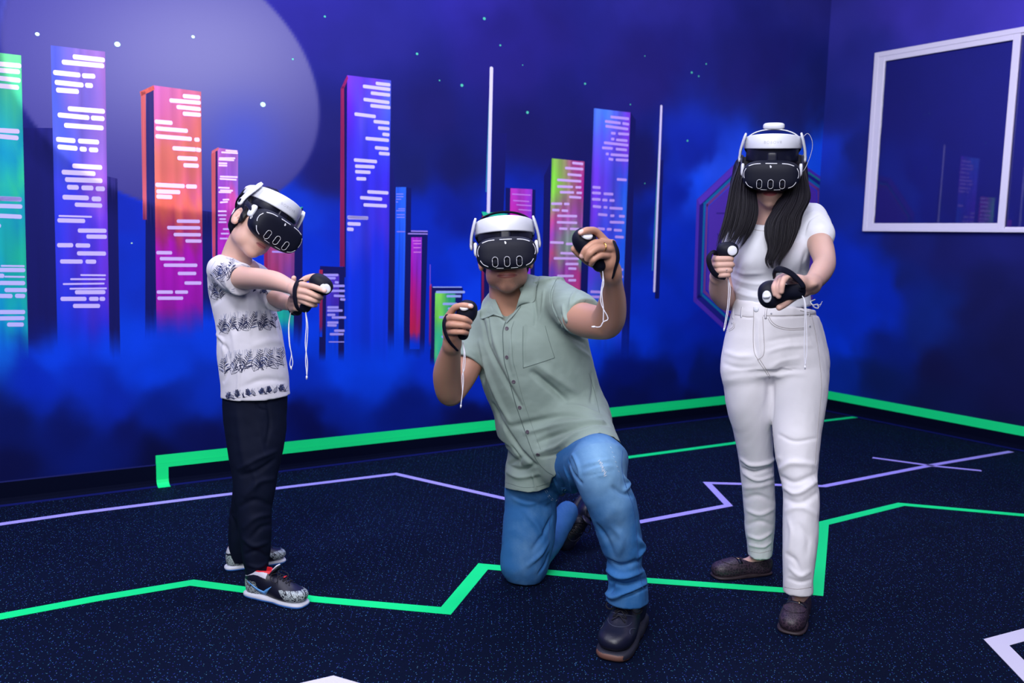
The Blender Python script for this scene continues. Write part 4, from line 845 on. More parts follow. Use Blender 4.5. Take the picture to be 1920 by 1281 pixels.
def controller(head, hr, fwd, hend, rh, disc_c, disc_n, disc_r, strap, cord, label, strap_w=.016, strap_n=None, flat=.72, tip=None):
    """head centre, head radius, direction of the face plate, end of the handle; strap and cord are world paths"""
    root = empty('vr_controller', hend, label, 'game controller', 'controllers held by the players'); base = root_loc(root)
    ax = unit(head - hend); n = unit(fwd - ax * (fwd @ ax)); sd = np.cross(ax, n); Rr = np.stack([sd, ax, n], 1)
    pr = [EL(head, (hr[0], hr[1], hr[2]), Rr, k=.012, e=2.3), RC(head - ax * hr[1] * .4, rh * 1.05, hend + ax * rh * .6, rh * .92, k=.016)]
    v, f = polygonize(pr, .0016); v = relax(v, f, 1)
    g = mesh_obj('grip_cover', v, f, m_silicone, root)
    dn = unit(disc_n); S = BVHTree.FromPolygons([tuple(a) for a in v], f)
    r = S.ray_cast(Vector(disc_c + dn * .08), Vector(-dn)); dc = np.array(r[0]) if r[0] is not None else disc_c
    u = unit(np.cross(dn, ax)); w = np.cross(dn, u); V = []; F = []
    prof = [(1.0, -.004), (1.0, .0012), (.94, .0022), (.6, .0028), (.0, .003)]
    for rr, h in prof:
        for a in np.linspace(0, 2 * math.pi, 29)[:-1]: V.append(dc + u * disc_r[0] * rr * math.cos(a) + w * disc_r[1] * rr * math.sin(a) + dn * h)
    for i in range(len(prof) - 1):
        for k in range(28): F.append((i * 28 + k, i * 28 + (k + 1) % 28, i * 28 + 28 + (k + 1) % 28, i * 28 + 28 + k))
    mb = MB(); mb.add(V, F, m_plastic); pl = mb.build('thumb_plate', root, loc=base)
    if tip is not None:
        q, fq = polygonize([EL(dc + u * tip[0] + w * tip[1] + dn * .005, (tip[2], tip[3], .006), np.stack([u, w, dn], 1), e=2.4)], .0012); mesh_obj('thumbstick', q, fq, m_plastic, pl)
    q = smooth_path(strap, 30); mid = q.mean(0)
    sn = strap_n if strap_n is not None else np.array([unit(a - mid) for a in q])
    V = []; n_ = len(q); W_ = np.interp(np.linspace(0, 1, n_), [0, .15, .85, 1], [.65, 1, 1, .65]) * strap_w * 1.08
    for i in range(n_):
        t = unit(q[min(i + 1, n_ - 1)] - q[max(i - 1, 0)]); o_ = sn[i] if np.ndim(sn) > 1 else sn; o_ = unit(o_ - t * (o_ @ t)); b_ = np.cross(t, o_)
        V += [q[i] + b_ * x * W_[i] / 2 + o_ * y * .0028 for x, y in ((-1, -.3), (-.8, -.7), (.8, -.7), (1, -.3), (1, .3), (.8, .7), (-.8, .7), (-1, .3))]
    F = [(8 * i + k, 8 * i + (k + 1) % 8, 8 * i + 8 + (k + 1) % 8, 8 * i + 8 + k) for i in range(n_ - 1) for k in range(8)] + [tuple(range(7, -1, -1)), tuple(8 * n_ - 8 + k for k in range(8))]
    mb = MB(); mb.add(V, F, m_strap); mb.build('knuckle_strap', root, loc=base)
    mb = MB()
    for pth in cord: V, F = tube(smooth_path(pth, 40), .0013, 7); mb.add(V, F, m_cord)
    e = cord[0][-1]; d = unit(cord[0][-1] - cord[0][-2]); V, F = tube([e - d * .006, e - d * .003, e + d * .004], [.002, .0028, .0018], 8); mb.add(V, F, m_cord)
    mb.build('lanyard', root, loc=base)
    return root

def foot_frame(heel, toe):
    y = unit((toe - heel) * [1, 1, 0]); z = np.array([0, 0, 1.]); x = np.cross(y, z); return np.stack([x, y, z], 1), np.linalg.norm((toe - heel)[:2])
# ------------------------------------------------------------------ woman in white
SK_W = (206, 166, 154)
m_skin_w = mat('fair_skin', rough=.5, spec=.35, attr='tint', sss=.12, bump=('noise', 700, .0001))
m_tee_w = mat('white_cotton', (226, 228, 240), .8, sheen=.2, bump=('noise', 900, .0002))
m_jean_w = mat('white_denim', (232, 230, 238), .75, noise=(14, .03), bump=('noise', 800, .0003))
m_seam_w = mat('cream_stitching', (166, 158, 160), .8)
m_hair_w = mat('black_hair', (15, 12, 24), .5, spec=.3, noise=(80, .3))
m_nail = mat('pale_nail', (222, 178, 172), .3)
def woman():
    base = (on_floor(1484, 1170) + on_floor(1400, 1078)) / 2; base[2] = 0
    Yh = 3.03; c = P(1446, 324, Yh) ; toc = unit(CAM - c); R = frame(toc + np.array([0, 0, -.07]), np.array([0.0, 0, 1.])); s = .92
    c = c  # eye level centre of the head
    parts = []
    v, f = polygonize(head_prims(c, R, s, jaw=.94) + [RC(c + R @ [0, -.03, -.06], .05, P(1439, 432, 3.09), .052, .03), RC(P(1395, 428, 3.10), .035, P(1500, 425, 3.08), .035, .03)], .0018); parts.append((relax(v, f, 1), f))
    arm = chain([(1516, 414, 3.06, 18), (1536, 454, 2.93, 22.5), (1546, 490, 2.81, 20), (1540, 508, 2.72, 20.5), (1530, 523, 2.64, 18), (1519, 534, 2.575, 16)])
    hand = [EL(P(1504, 536, 2.555), (.030, .03, .017), np.stack([unit(P(1521, 533, 2.58) - P(1480, 524, 2.50)), unit(np.cross(unit(P(1521, 533, 2.58) - P(1480, 524, 2.50)), [.2, -.6, .75])), [0, 0, 1.]], 1), k=.02),
            EL(P(1490, 527, 2.525), (.026, .026, .014), k=.02), RC(P(1521, 535, 2.58), .024, P(1496, 531, 2.53), .021, .02)]
    g = lambda *q: [P(*a) for a in q]
    hand += finger(g((1482, 519, 2.515), (1462, 521, 2.465), (1451.5, 537, 2.425), (1454, 552, 2.42)), (.011, .0098, .0088, .0074))
    hand += finger(g((1485, 519, 2.512), (1468, 518, 2.452), (1459.5, 536, 2.415), (1460, 556, 2.415)), (.011, .0098, .0086, .0072))
    hand += finger(g((1490, 521, 2.512), (1474, 516, 2.445), (1466.5, 532, 2.405), (1465, 547, 2.405)), (.0105, .0095, .0084, .0072))
    hand += finger(g((1499, 527, 2.52), (1486, 521, 2.455), (1476, 519, 2.428), (1470, 527, 2.42)), (.010, .0085, .0076, .0065))
    hand += finger(g((1510, 548, 2.56), (1490, 556, 2.50), (1474, 568, 2.46), (1461, 577, 2.44)), (.014, .0115, .0105, .0085), .006)
    v, f = polygonize(arm + hand, .0018); parts.append((relax(v, f, 1), f))
    arm2 = chain([(1392, 430, 3.13, 20), (1378, 500, 3.17, 23), (1369, 560, 3.14, 20), (1352, 548, 3.03, 21), (1346, 520, 2.94, 15)])
    hand2 = [EL(P(1359, 501, 2.888), (.027, .014, .030), k=.01), EL(P(1347, 503, 2.9), (.020, .022, .030), k=.02), RC(P(1347, 517, 2.93), .022, P(1349, 503, 2.9), .024, .015)]
    for y0, dx, x1, r in ((486, 0, 1375, .0103), (497, -1, 1376.5, .0102), (507.5, 1, 1373, .0098), (516.5, 5, 1370, .0087)):
        hand2 += finger(g((1342 + dx, y0 + 1, 2.895), (1345.5 + dx, y0, 2.858), (x1 - 4, y0 - .5, 2.852), (x1 - 5, y0 + .5, 2.884)), (r * 1.06, r, r * .93, r * .8))
    hand2 += finger(g((1338, 503, 2.915), (1340, 484, 2.90), (1349, 477, 2.895), (1362, 475, 2.895)), (.012, .010, .009, .008))
    v, f = polygonize(arm2 + hand2, .0018); parts.append((relax(v, f, 1), f))
    hf = on_floor(1503, 1138); tf = on_floor(1480, 1191); shoes_ = [(hf, tf), (on_floor(1446, 1074), on_floor(1337, 1083))]
    for (h_, t_), top_ in zip(shoes_, (P(1495, 1092, 2.86), P(1425, 1026, 3.20))):      # feet stand in the shoes
        Rf, L = foot_frame(h_, t_); k_ = L / .25; F_ = lambda x, y, z: (h_ + t_) / 2 + Rf @ (np.array([x, y, z]) * k_)
        an = [TB([top_, top_ * .45 + F_(0, -.066, .10) * .55, F_(0, -.068, .075), F_(0, -.064, .045)], [.036, .031, .029, .024], .01), EL(F_(0, -.078, .035), (.021, .026, .024), Rf, .01), RC(F_(0, -.05, .05), .0235, F_(0, .02, .034), .021, .02), EL(F_(0, .03, .030), (.026, .05, .016), Rf, .02)]
        v, f = polygonize(an, .003); parts.append((relax(v, f, 1), f))
    v, f = polygonize([LOFT([S_(1390, 1515, 418, 3.1, .055), S_(1388, 1505, 450, 3.1, .07), S_(1392, 1500, 550, 3.08, .07)])], .008); parts.append((v, f))
    leg = [TB([P(1410, 640, 3.06), P(1410, 760, 3.09), P(1420, 900, 3.155), P(1424, 1036, 3.20)], [.06, .06, .035, .03]), TB([P(1490, 640, 3.05), P(1498, 760, 3.0), P(1500, 920, 2.9), P(1495, 1100, 2.845)], [.06, .06, .035, .03]), TB([P(1450, 540, 3.08), P(1450, 650, 3.06)], [.06, .08])]
    v, f = polygonize(leg, .009); parts.append((v, f))
    V, F = skin_mesh(parts); col = lip_tint(V, c, R, s, SK_W, (178, 92, 100))
    body = mesh_obj('person', V, F, m_skin_w, loc=base, col=col)
    tag(body, 'person in white t-shirt and white jeans standing with both controllers at waist height', 'person')
    # hair
    g_ = lambda x, y, z: c + R @ (np.array([x, y, z]) * s)
    hp = [EL(g_(0, -.022, .034), np.array([.084, .1, .096]) * s, R, .01), EL(g_(0, -.05, -.05), np.array([.088, .062, .1]) * s, R, .03),
          EL(g_(0, .075, -.045), np.array([.062, .07, .112]) * s, R, .006, sub=True)]
    hp += [LOFT([S_(1378, 1404, 305, 3.07, .04), S_(1368, 1414, 345, 3.03, .042), S_(1365, 1416, 380, 3.0, .036), S_(1361, 1408, 410, 2.975, .022), S_(1362, 1398, 428, 2.96, .008)], k=.03),
           LOFT([S_(1484, 1512, 305, 3.07, .04), S_(1474, 1515, 345, 3.02, .042), S_(1460, 1513, 374, 2.99, .038), S_(1446, 1504, 398, 2.97, .026), S_(1444, 1494, 420, 2.95, .010)], k=.03)]
    v, f = polygonize(hp, .004); v = relax(v, f, 2); N = normals(v, f)
    v = v + N * (.004 * (vnoise(v[:, 0] * 260, v[:, 2] * 5, 4) - .5))[:, None] + N * (.006 * (vnoise(v[:, 0] * 70, v[:, 2] * 4, 9) - .6))[:, None]
    mb = MB(); mb.add(v, f, m_hair_w); rnd = random.Random(5)
    def lock(outer, inner, Ys, n, w=.0019):
        for i in range(n):
            u = rnd.random() ** .9; end = rnd.choice((rnd.uniform(.5, .8), rnd.uniform(.7, .95), rnd.uniform(.9, 1.0))); fr_ = rnd.uniform(.0, .03); off = rnd.uniform(-3, 3); pts = []
            for k in range(len(outer)):
                o_, i_ = np.array(outer[k], float), np.array(inner[k], float); q = o_ * (1 - u) + i_ * u
                sway = 2.2 * math.sin(k * .9 + int(u * 7) * 1.7) * (k / len(outer)) + (round(u * 5) / 5 - u) * 16 * (k / len(outer)) ** 3; pts.append(P(q[0] + sway + off * .4, q[1] + off * .3, Ys[k] - fr_ - .014 * math.sin(math.pi * u)))
            q = smooth_path(pts, 26); m = max(6, int(26 * end)); q = q[:m]; r = np.interp(np.linspace(0, 1, m), [0, .1, .6, 1], [.3, 1, .75, .05]) * w * rnd.uniform(.4, .9)
            V, F = tube(q, r, 5, flat=.45, nrm=toc); mb.add(V, F, m_hair_w)
    lock([(1388, 300), (1371, 345), (1362, 385), (1354, 420), (1345, 448), (1341, 470)], [(1408, 318), (1417, 362), (1421, 395), (1415, 422), (1402, 446), (1382, 474)], [3.06, 2.985, 2.95, 2.93, 2.915, 2.905], 800)
    lock([(1505, 300), (1515, 345), (1518, 372), (1504, 402), (1499, 430), (1486, 462), (1468, 490), (1459, 505)], [(1484, 318), (1470, 366), (1449, 396), (1435, 420), (1433, 442), (1438, 466), (1434, 490), (1445, 509)], [3.06, 2.975, 2.945, 2.925, 2.91, 2.90, 2.895, 2.89], 900)
    hair = mb.build('hair', body, loc=base)
    # t-shirt
    tp = [LOFT([S_(1402, 1500, 398, 3.09, .05), S_(1376, 1532, 410, 3.085, .082), S_(1368, 1530, 432, 3.07, .102), S_(1367, 1518, 455, 3.06, .115), S_(1369, 1516, 485, 3.06, .118), S_(1373, 1515, 518, 3.06, .102), S_(1379, 1516, 546, 3.055, .098), S_(1380, 1520, 579, 3.05, .1)], cap=.01, k=.02),
          EL(P(1412, 474, 2.985), (.058, .05, .062), k=.05), EL(P(1477, 470, 2.975), (.06, .05, .062), k=.05)]
    tp += chain([(1520, 412, 3.05, 31), (1535, 441, 2.95, 29)], .03)[:1] + chain([(1388, 425, 3.12, 29), (1380, 470, 3.15, 28)], .03)
    a0, a1 = P(1533, 438, 2.965), P(1545, 485, 2.82); tp += [PLANE(P(1532, 436, 2.955), unit(a1 - a0) + np.array([0, 0, -.1]), .006), PLANE(P(1381, 466, 3.15), unit(P(1366, 562, 3.14) - P(1392, 425, 3.13)), .004)] if False else []
    tp += [EL(P(1547, 478, 2.83), (.07, .082, .075), k=.006, sub=True), EL(P(1432, 402, 3.02), (.075, .1, .042), k=.006, sub=True)]
    v, f = polygonize(tp, .0034); v = relax(v, f, 2); S = Surf(v, f)
    v = folds(S, [([(1374, 520), (1400, 530), (1440, 533), (1500, 528)], .004, .008), ([(1376, 533), (1410, 545), (1450, 548)], -.003, .007), ([(1376, 545), (1405, 556), (1450, 560), (1500, 556)], .004, .007), ([(1376, 558), (1400, 566), (1450, 571)], -.002, .006), ([(1378, 568), (1400, 574), (1430, 576)], .003, .006),
                  ([(1374, 508), (1400, 512), (1430, 512)], .004, .009), ([(1500, 430), (1506, 410), (1525, 396)], .004, .006), ([(1508, 440), (1515, 415), (1532, 402)], -.004, .006), ([(1500, 450), (1480, 458), (1455, 455)], .0035, .012), ([(1512, 470), (1505, 500), (1512, 530)], -.004, .01), ([(1390, 480), (1382, 505), (1380, 520)], -.004, .01)])
    v = ripple(v, S.N, .005, 24, 3, (1, 1, .8)); S = Surf(v, f); mb = MB(); mb.add(v, f, m_tee_w)
    for pts in ([(1404, 427), (1416, 431), (1432, 433), (1446, 431)],): q, N = S.path(pts); V, F = ribbon(q, N, .0022, .0008); mb.add(V, F, m_seam_w)
    mb.build('t_shirt', body, loc=base)
    # jeans
    jp = [LOFT([S_(1380, 1529, 571, 3.05, .103), S_(1371, 1532, 590, 3.05, .108), S_(1362, 1541, 620, 3.055, .118), S_(1356, 1549, 655, 3.06, .126), S_(1354, 1551.5, 690, 3.06, .118), S_(1360, 1549, 712, 3.05, .1)], k=.02, cap=.006),
          LOFT([S_(1378, 1440, 630, 3.07, .07), S_(1366, 1445, 665, 3.07, .095), S_(1357, 1446, 698, 3.075, .1), S_(1359, 1446, 730, 3.08, .1), S_(1366, 1446, 770, 3.09, .092), S_(1376, 1447, 810, 3.11, .082), S_(1387, 1449, 866, 3.14, .07), S_(1391.5, 1451, 905, 3.155, .064), S_(1394, 1452, 945, 3.17, .06), S_(1397, 1452, 985, 3.185, .055), S_(1401, 1448.5, 1020, 3.195, .05), S_(1402.5, 1446.5, 1040, 3.2, .048)], k=.03, cap=.003),
          LOFT([S_(1456, 1528, 630, 3.04, .07), S_(1448, 1543, 665, 3.035, .095), S_(1446, 1550.5, 698, 3.025, .1), S_(1446, 1550, 730, 3.01, .1), S_(1448, 1545, 770, 2.985, .093), S_(1450, 1538, 810, 2.96, .083), S_(1458, 1533, 866, 2.925, .07), S_(1466, 1532, 905, 2.905, .065), S_(1470, 1534, 930, 2.895, .064), S_(1469, 1533, 985, 2.87, .06), S_(1468.5, 1530, 1040, 2.852, .055), S_(1469, 1524, 1085, 2.845, .051), S_(1469.5, 1522.5, 1111, 2.842, .05)], k=.03, cap=.003)]
    v, f = polygonize(jp, .004); v = relax(v, f, 2); S = Surf(v, f)
    v = folds(S, [([(1390, 862), (1410, 872), (1440, 868), (1452, 860)], .007, .009), ([(1392, 878), (1415, 886), (1448, 876)], -.006, .008), ([(1395, 888), (1420, 900), (1450, 893)], .006, .008), ([(1395, 915), (1425, 912), (1450, 905)], .004, .01), ([(1396, 935), (1420, 930), (1450, 940)], -.004, .01),
                  ([(1400, 958), (1425, 965), (1450, 955)], .005, .009), ([(1400, 985), (1425, 978), (1448, 985)], -.004, .009), ([(1404, 1005), (1425, 1010), (1446, 1000)], .005, .008), ([(1405, 1022), (1430, 1026), (1446, 1018)], .004, .006),
                  ([(1462, 880), (1485, 868), (1530, 872)], .007, .010), ([(1465, 895), (1490, 905), (1530, 890)], -.007, .009), ([(1470, 915), (1495, 925), (1532, 902)], .008, .009), ([(1472, 935), (1500, 945), (1532, 925)], -.006, .01), ([(1472, 960), (1500, 950), (1530, 965)], .005, .010),
                  ([(1478, 975), (1484, 1000), (1480, 1030)], .004, .009), ([(1500, 985), (1515, 1010), (1512, 1040)], -.004, .01), ([(1475, 1040), (1490, 1050), (1500, 1070)], -.005, .008), ([(1480, 1065), (1500, 1080), (1518, 1072)], .005, .008), ([(1478, 1085), (1500, 1092), (1520, 1088)], -.004, .006),
                  ([(1460, 815), (1490, 828), (1530, 822)], -.004, .006), ([(1447, 712), (1475, 702), (1505, 702)], .004, .009), ([(1444, 702), (1470, 690), (1500, 686)], -.003, .008), ([(1442, 692), (1465, 678), (1500, 672)], .003, .008), ([(1440, 660), (1475, 650), (1520, 648)], .004, .008), ([(1440, 640), (1475, 634), (1520, 630)], -.003, .008),
                  ([(1358, 660), (1385, 668), (1412, 668)], .003, .009), ([(1358, 682), (1385, 690), (1420, 688)], -.003, .009), ([(1445, 712), (1446, 740), (1447, 790)], -.012, .012), ([(1422, 600), (1423, 640), (1426, 668)], .004, .005), ([(1415, 598), (1414, 640), (1419, 668)], -.003, .003), ([(1378, 591), (1400, 595), (1412, 595)], -.003, .003), ([(1431, 594), (1470, 594), (1512, 592), (1530, 590)], -.003, .003)])
    v = ripple(v, S.N, .007, 13, 8, (1, 1, .7)); v = ripple(v, S.N, .0025, 50, 18, (1, 1, .5)); S = Surf(v, f); mb = MB(); mb.add(v, f, m_jean_w)
    def st(pts, w=.0017, m=m_seam_w, lift=.0004): q, N = S.path(pts, lift=lift); V, F = ribbon(q, N, w, .0006); mb.add(V, F, m)
    for p_ in ([(1378, 590), (1400, 594), (1413, 594)], [(1431, 592), (1470, 592), (1512, 590), (1530, 588)], [(1413, 576), (1413, 600), (1412, 630), (1414, 660), (1422, 676)], [(1430, 594), (1432, 630), (1433, 655), (1430, 668), (1420, 675)],
               [(1421, 676), (1432, 692), (1443, 710)], [(1424, 673), (1436, 692), (1445, 708)], [(1442, 594), (1448, 604), (1460, 612), (1480, 616), (1508, 615)], [(1440, 597), (1446, 607), (1459, 615), (1480, 619), (1508, 618)], [(1376, 604), (1374, 614), (1362, 621)], [(1378, 606), (1376, 616), (1362, 624)],
               [(1522, 592), (1530, 630), (1537, 680), (1540, 730), (1534, 800), (1528, 870)], [(1404, 1033), (1425, 1037), (1446, 1032)], [(1471, 1101), (1495, 1105), (1521, 1101)], [(1447, 790), (1455, 850), (1466, 905)]): st(p_)
    for x, y in ((1376, 592), (1392, 590), (1437, 592), (1519, 588)): st([(x, y - 14), (x - 2, y), (x - 1, y + 6)], .007, m_jean_w, .0016)
    jo = mb.build('jeans', body, loc=base)
    def knob(x, y, r, m, name, th=.003):
        h, n = S.hit(x, y); u = unit(np.cross(n, [0, 0, 1.])); w = np.cross(n, u); V = []
        for rr, hh in ((1, -.001), (1, th * .6), (.85, th), (0, th)): V += [h + n * hh + (u * math.cos(a) + w * math.sin(a)) * r * rr for a in np.linspace(0, 2 * math.pi, 17)[:-1]]
        b = MB(); b.add(V, [(i * 16 + k, i * 16 + (k + 1) % 16, i * 16 + 16 + (k + 1) % 16, i * 16 + 16 + k) for i in range(3) for k in range(16)], m); b.build(name, jo, loc=base)
    knob(1418, 580, .0088, m_plastic, 'button'); knob(1518, 612, .003, m_grey, 'rivet'); knob(1373, 606, .003, m_grey, 'rivet'); knob(1446, 588, .003, m_grey, 'rivet')
    # loafers
    m_loaf = mat('brown_patterned_leather', (44, 32, 46), .5, spec=.5)
    nt = m_loaf.node_tree; b_ = nt.nodes['Principled BSDF']; tc = nt.nodes.new('ShaderNodeTexCoord'); vo = nt.nodes.new('ShaderNodeTexVoronoi'); vo.feature = 'DISTANCE_TO_EDGE'; vo.inputs['Scale'].default_value = 95; nt.links.new(tc.outputs['Object'], vo.inputs[0])
    rp = nt.nodes.new('ShaderNodeValToRGB'); rp.color_ramp.elements[0].color = (*lin((74, 56, 72)), 1); rp.color_ramp.elements[1].color = (*lin((36, 26, 40)), 1); rp.color_ramp.elements[1].position = .12; nt.links.new(vo.outputs[0], rp.inputs[0]); nt.links.new(rp.outputs[0], b_.inputs['Base Color'])
    m_sole = mat('brown_sole', (48, 36, 44), .6); m_brass = mat('brass_buckle', (225, 190, 150), .25, metal=1)
    for heel, toe in shoes_:
        Rf, L = foot_frame(heel, toe); ctr = (heel + toe) / 2; k = .245 / .25
        E = lambda p, r, **kw: EL(p, r, **kw)
        up = [E((0, .068, .030), (.042, .062, .032), k=.02, e=2.3), E((0, -.02, .030), (.036, .07, .032), k=.03, e=2.3), E((0, -.082, .037), (.032, .042, .043), k=.03, e=2.3), E((0, .03, .046), (.033, .045, .022), k=.02),
              E((0, -.058, .088), (.0265, .075, .054), k=.004, sub=True), PLANE((0, 0, .006), (0, 0, -1))]
        v, f = polygonize(up, .0024); v = relax(v, f, 1); mb = MB(); mb.add(place(v * L / .25, ctr, Rf), f, m_loaf)
        t = BVHTree.FromPolygons([tuple(a) for a in v], f); ring = []
        for a in np.linspace(-2.2, 2.2, 30):
            x = .034 * math.sin(a * .75); y = .062 + .042 * math.cos(a) ; y = .035 + .055 * math.cos(a * .72) ; r_ = t.ray_cast(Vector((x, y, .2)), Vector((0, 0, -1)))
            if r_[0] is not None: ring.append(np.array(r_[0]) + [0, 0, .0005])
        V, F = tube(place(np.array(ring) * L / .25, ctr, Rf), .0017, 6); mb.add(V, F, m_loaf)
        sh = mb.build('loafer', body, loc=base)
        so = [EL((0, .06, .006), (.045, .068, .008), e=3), EL((0, -.055, .006), (.035, .068, .008), e=3), RC((0, .05, .005), .006, (0, -.05, .005), .006), EL((0, 0, .006), (.036, .06, .008), e=3), PLANE((0, 0, .0005), (0, 0, -1))]
        v, f = polygonize(so, .0024); mb = MB(); mb.add(place(v * L / .25, ctr, Rf), f, m_sole); mb.build('sole', sh, loc=base)
        mb = MB(); q = [t.ray_cast(Vector((x, .028, .2)), Vector((0, 0, -1))) for x in np.linspace(-.034, .034, 9)]; q = [(np.array(a[0]) + [0, 0, .001], np.array(a[1])) for a in q if a[0] is not None]
        V, F = ribbon(place(np.array([a[0] for a in q]) * L / .25, ctr, Rf), [Rf @ a[1] for a in q], .016, .0012); mb.add(V, F, m_gloss); mb.build('saddle_strap', sh, loc=base)
        mb = MB(); tri = [(-.008, .020), (-.019, .021), (-.012, .036), (-.008, .020)]
        q = [np.array(t.ray_cast(Vector((x, y, .2)), Vector((0, 0, -1)))[0]) + [0, 0, .004] for x, y in tri]; V, F = tube(place(np.array(q) * L / .25, ctr, Rf), .0012, 6); mb.add(V, F, m_brass); mb.build('buckle', sh, loc=base)
    b = MB(); q = smooth_path([P(1528, 562, 3.0), P(1520, 566, 2.96), P(1524, 572, 2.95), P(1533, 571, 2.95), P(1534, 578, 2.95), P(1528, 577, 2.95), P(1524, 573, 2.95)], 30); V, F = tube(q, .0022, 7); b.add(V, F, m_cord)
    for dx, dy in ((10, -5), (8, -1)): V, F = tube(smooth_path([P(1532, 573, 2.95), P(1532 + dx * .6, 573 + dy + 3, 2.95), P(1532 + dx, 570 + dy, 2.95)], 8), .001, 5); b.add(V, F, m_cord)
    b.build('drawstring', body, loc=base)
    # ring
    b = MB(); ctr = P(1362, 508, 2.855); u = unit(P(1366, 508, 2.852) - P(1350, 508, 2.858)); w1 = unit(np.cross(u, [0, 0, 1.])); w2 = np.cross(u, w1)
    V, F = tube([ctr + (w1 * math.cos(a) + w2 * math.sin(a)) * .0099 for a in np.linspace(0, 2 * math.pi, 21)[:-1]], .0007, 6, closed=True); b.add(V, F, m_silver)
    V, F = polygonize([EL(P(1362.5, 506, 2.843), (.002, .0015, .002))], .0006); b.add(V, F, m_silver); b.build('ring', body, loc=base)
    headset(c, R, 'black and white headset with white top pad on the long-haired person', s * 1.03, bz=.112, top='white', wire=True)
    g = lambda *q: [P(*a) for a in q]
    controller(P(1364, 468.5, 2.872), (.0345, .025, .026), unit(CAM - P(1366, 469, 2.85)), P(1362, 516, 2.885), .0145, P(1373.5, 470, 2.84), unit(CAM - P(1366, 469, 2.85)) + np.array([.1, 0, .05]), (.0150, .0155),
               g((1347, 476, 2.885), (1335, 474, 2.87), (1329, 484, 2.855), (1332, 501, 2.855), (1343, 516, 2.86), (1360, 522, 2.88)),
               [g((1364, 517, 2.885), (1366, 540, 2.87), (1364, 575, 2.865), (1358, 612, 2.865), (1357.5, 619, 2.865)), g((1364, 517, 2.885), (1369, 540, 2.87), (1367, 572, 2.865), (1361, 608, 2.865), (1358, 619, 2.865))],
               'dark controller held up by the long-haired person beside the dark hair', strap_w=.017, strap_n=unit(np.array([-.75, -.66, .1])))
    controller(P(1446.5, 552, 2.462), (.0385, .037, .028), unit(CAM - P(1446, 551, 2.46)), P(1505, 546, 2.475), .0225, P(1435, 557, 2.42), unit(CAM - P(1446, 551, 2.46)) + np.array([-.25, 0, -.05]), (.0165, .012),
               g((1452, 521, 2.44), (1453, 512, 2.43), (1463, 505, 2.42), (1482, 512, 2.43), (1498, 526, 2.44), (1506, 538, 2.445), (1501, 546, 2.45)),
               [g((1503, 553, 2.46), (1508, 565, 2.45), (1509, 600, 2.45), (1508, 650, 2.45), (1509.5, 690, 2.45)), g((1503, 553, 2.46), (1510, 568, 2.45), (1512, 610, 2.45), (1513, 655, 2.45), (1510, 685, 2.45))],
               'round dark controller held out low in front of the white jeans', strap_w=.018, strap_n=unit(np.array([.35, -.75, .45])), tip=(.0, .0, .0045, .010))
m_silver = mat('silver', (225, 225, 235), .2, metal=1); m_gold = mat('gold', (235, 190, 110), .22, metal=1)
woman()
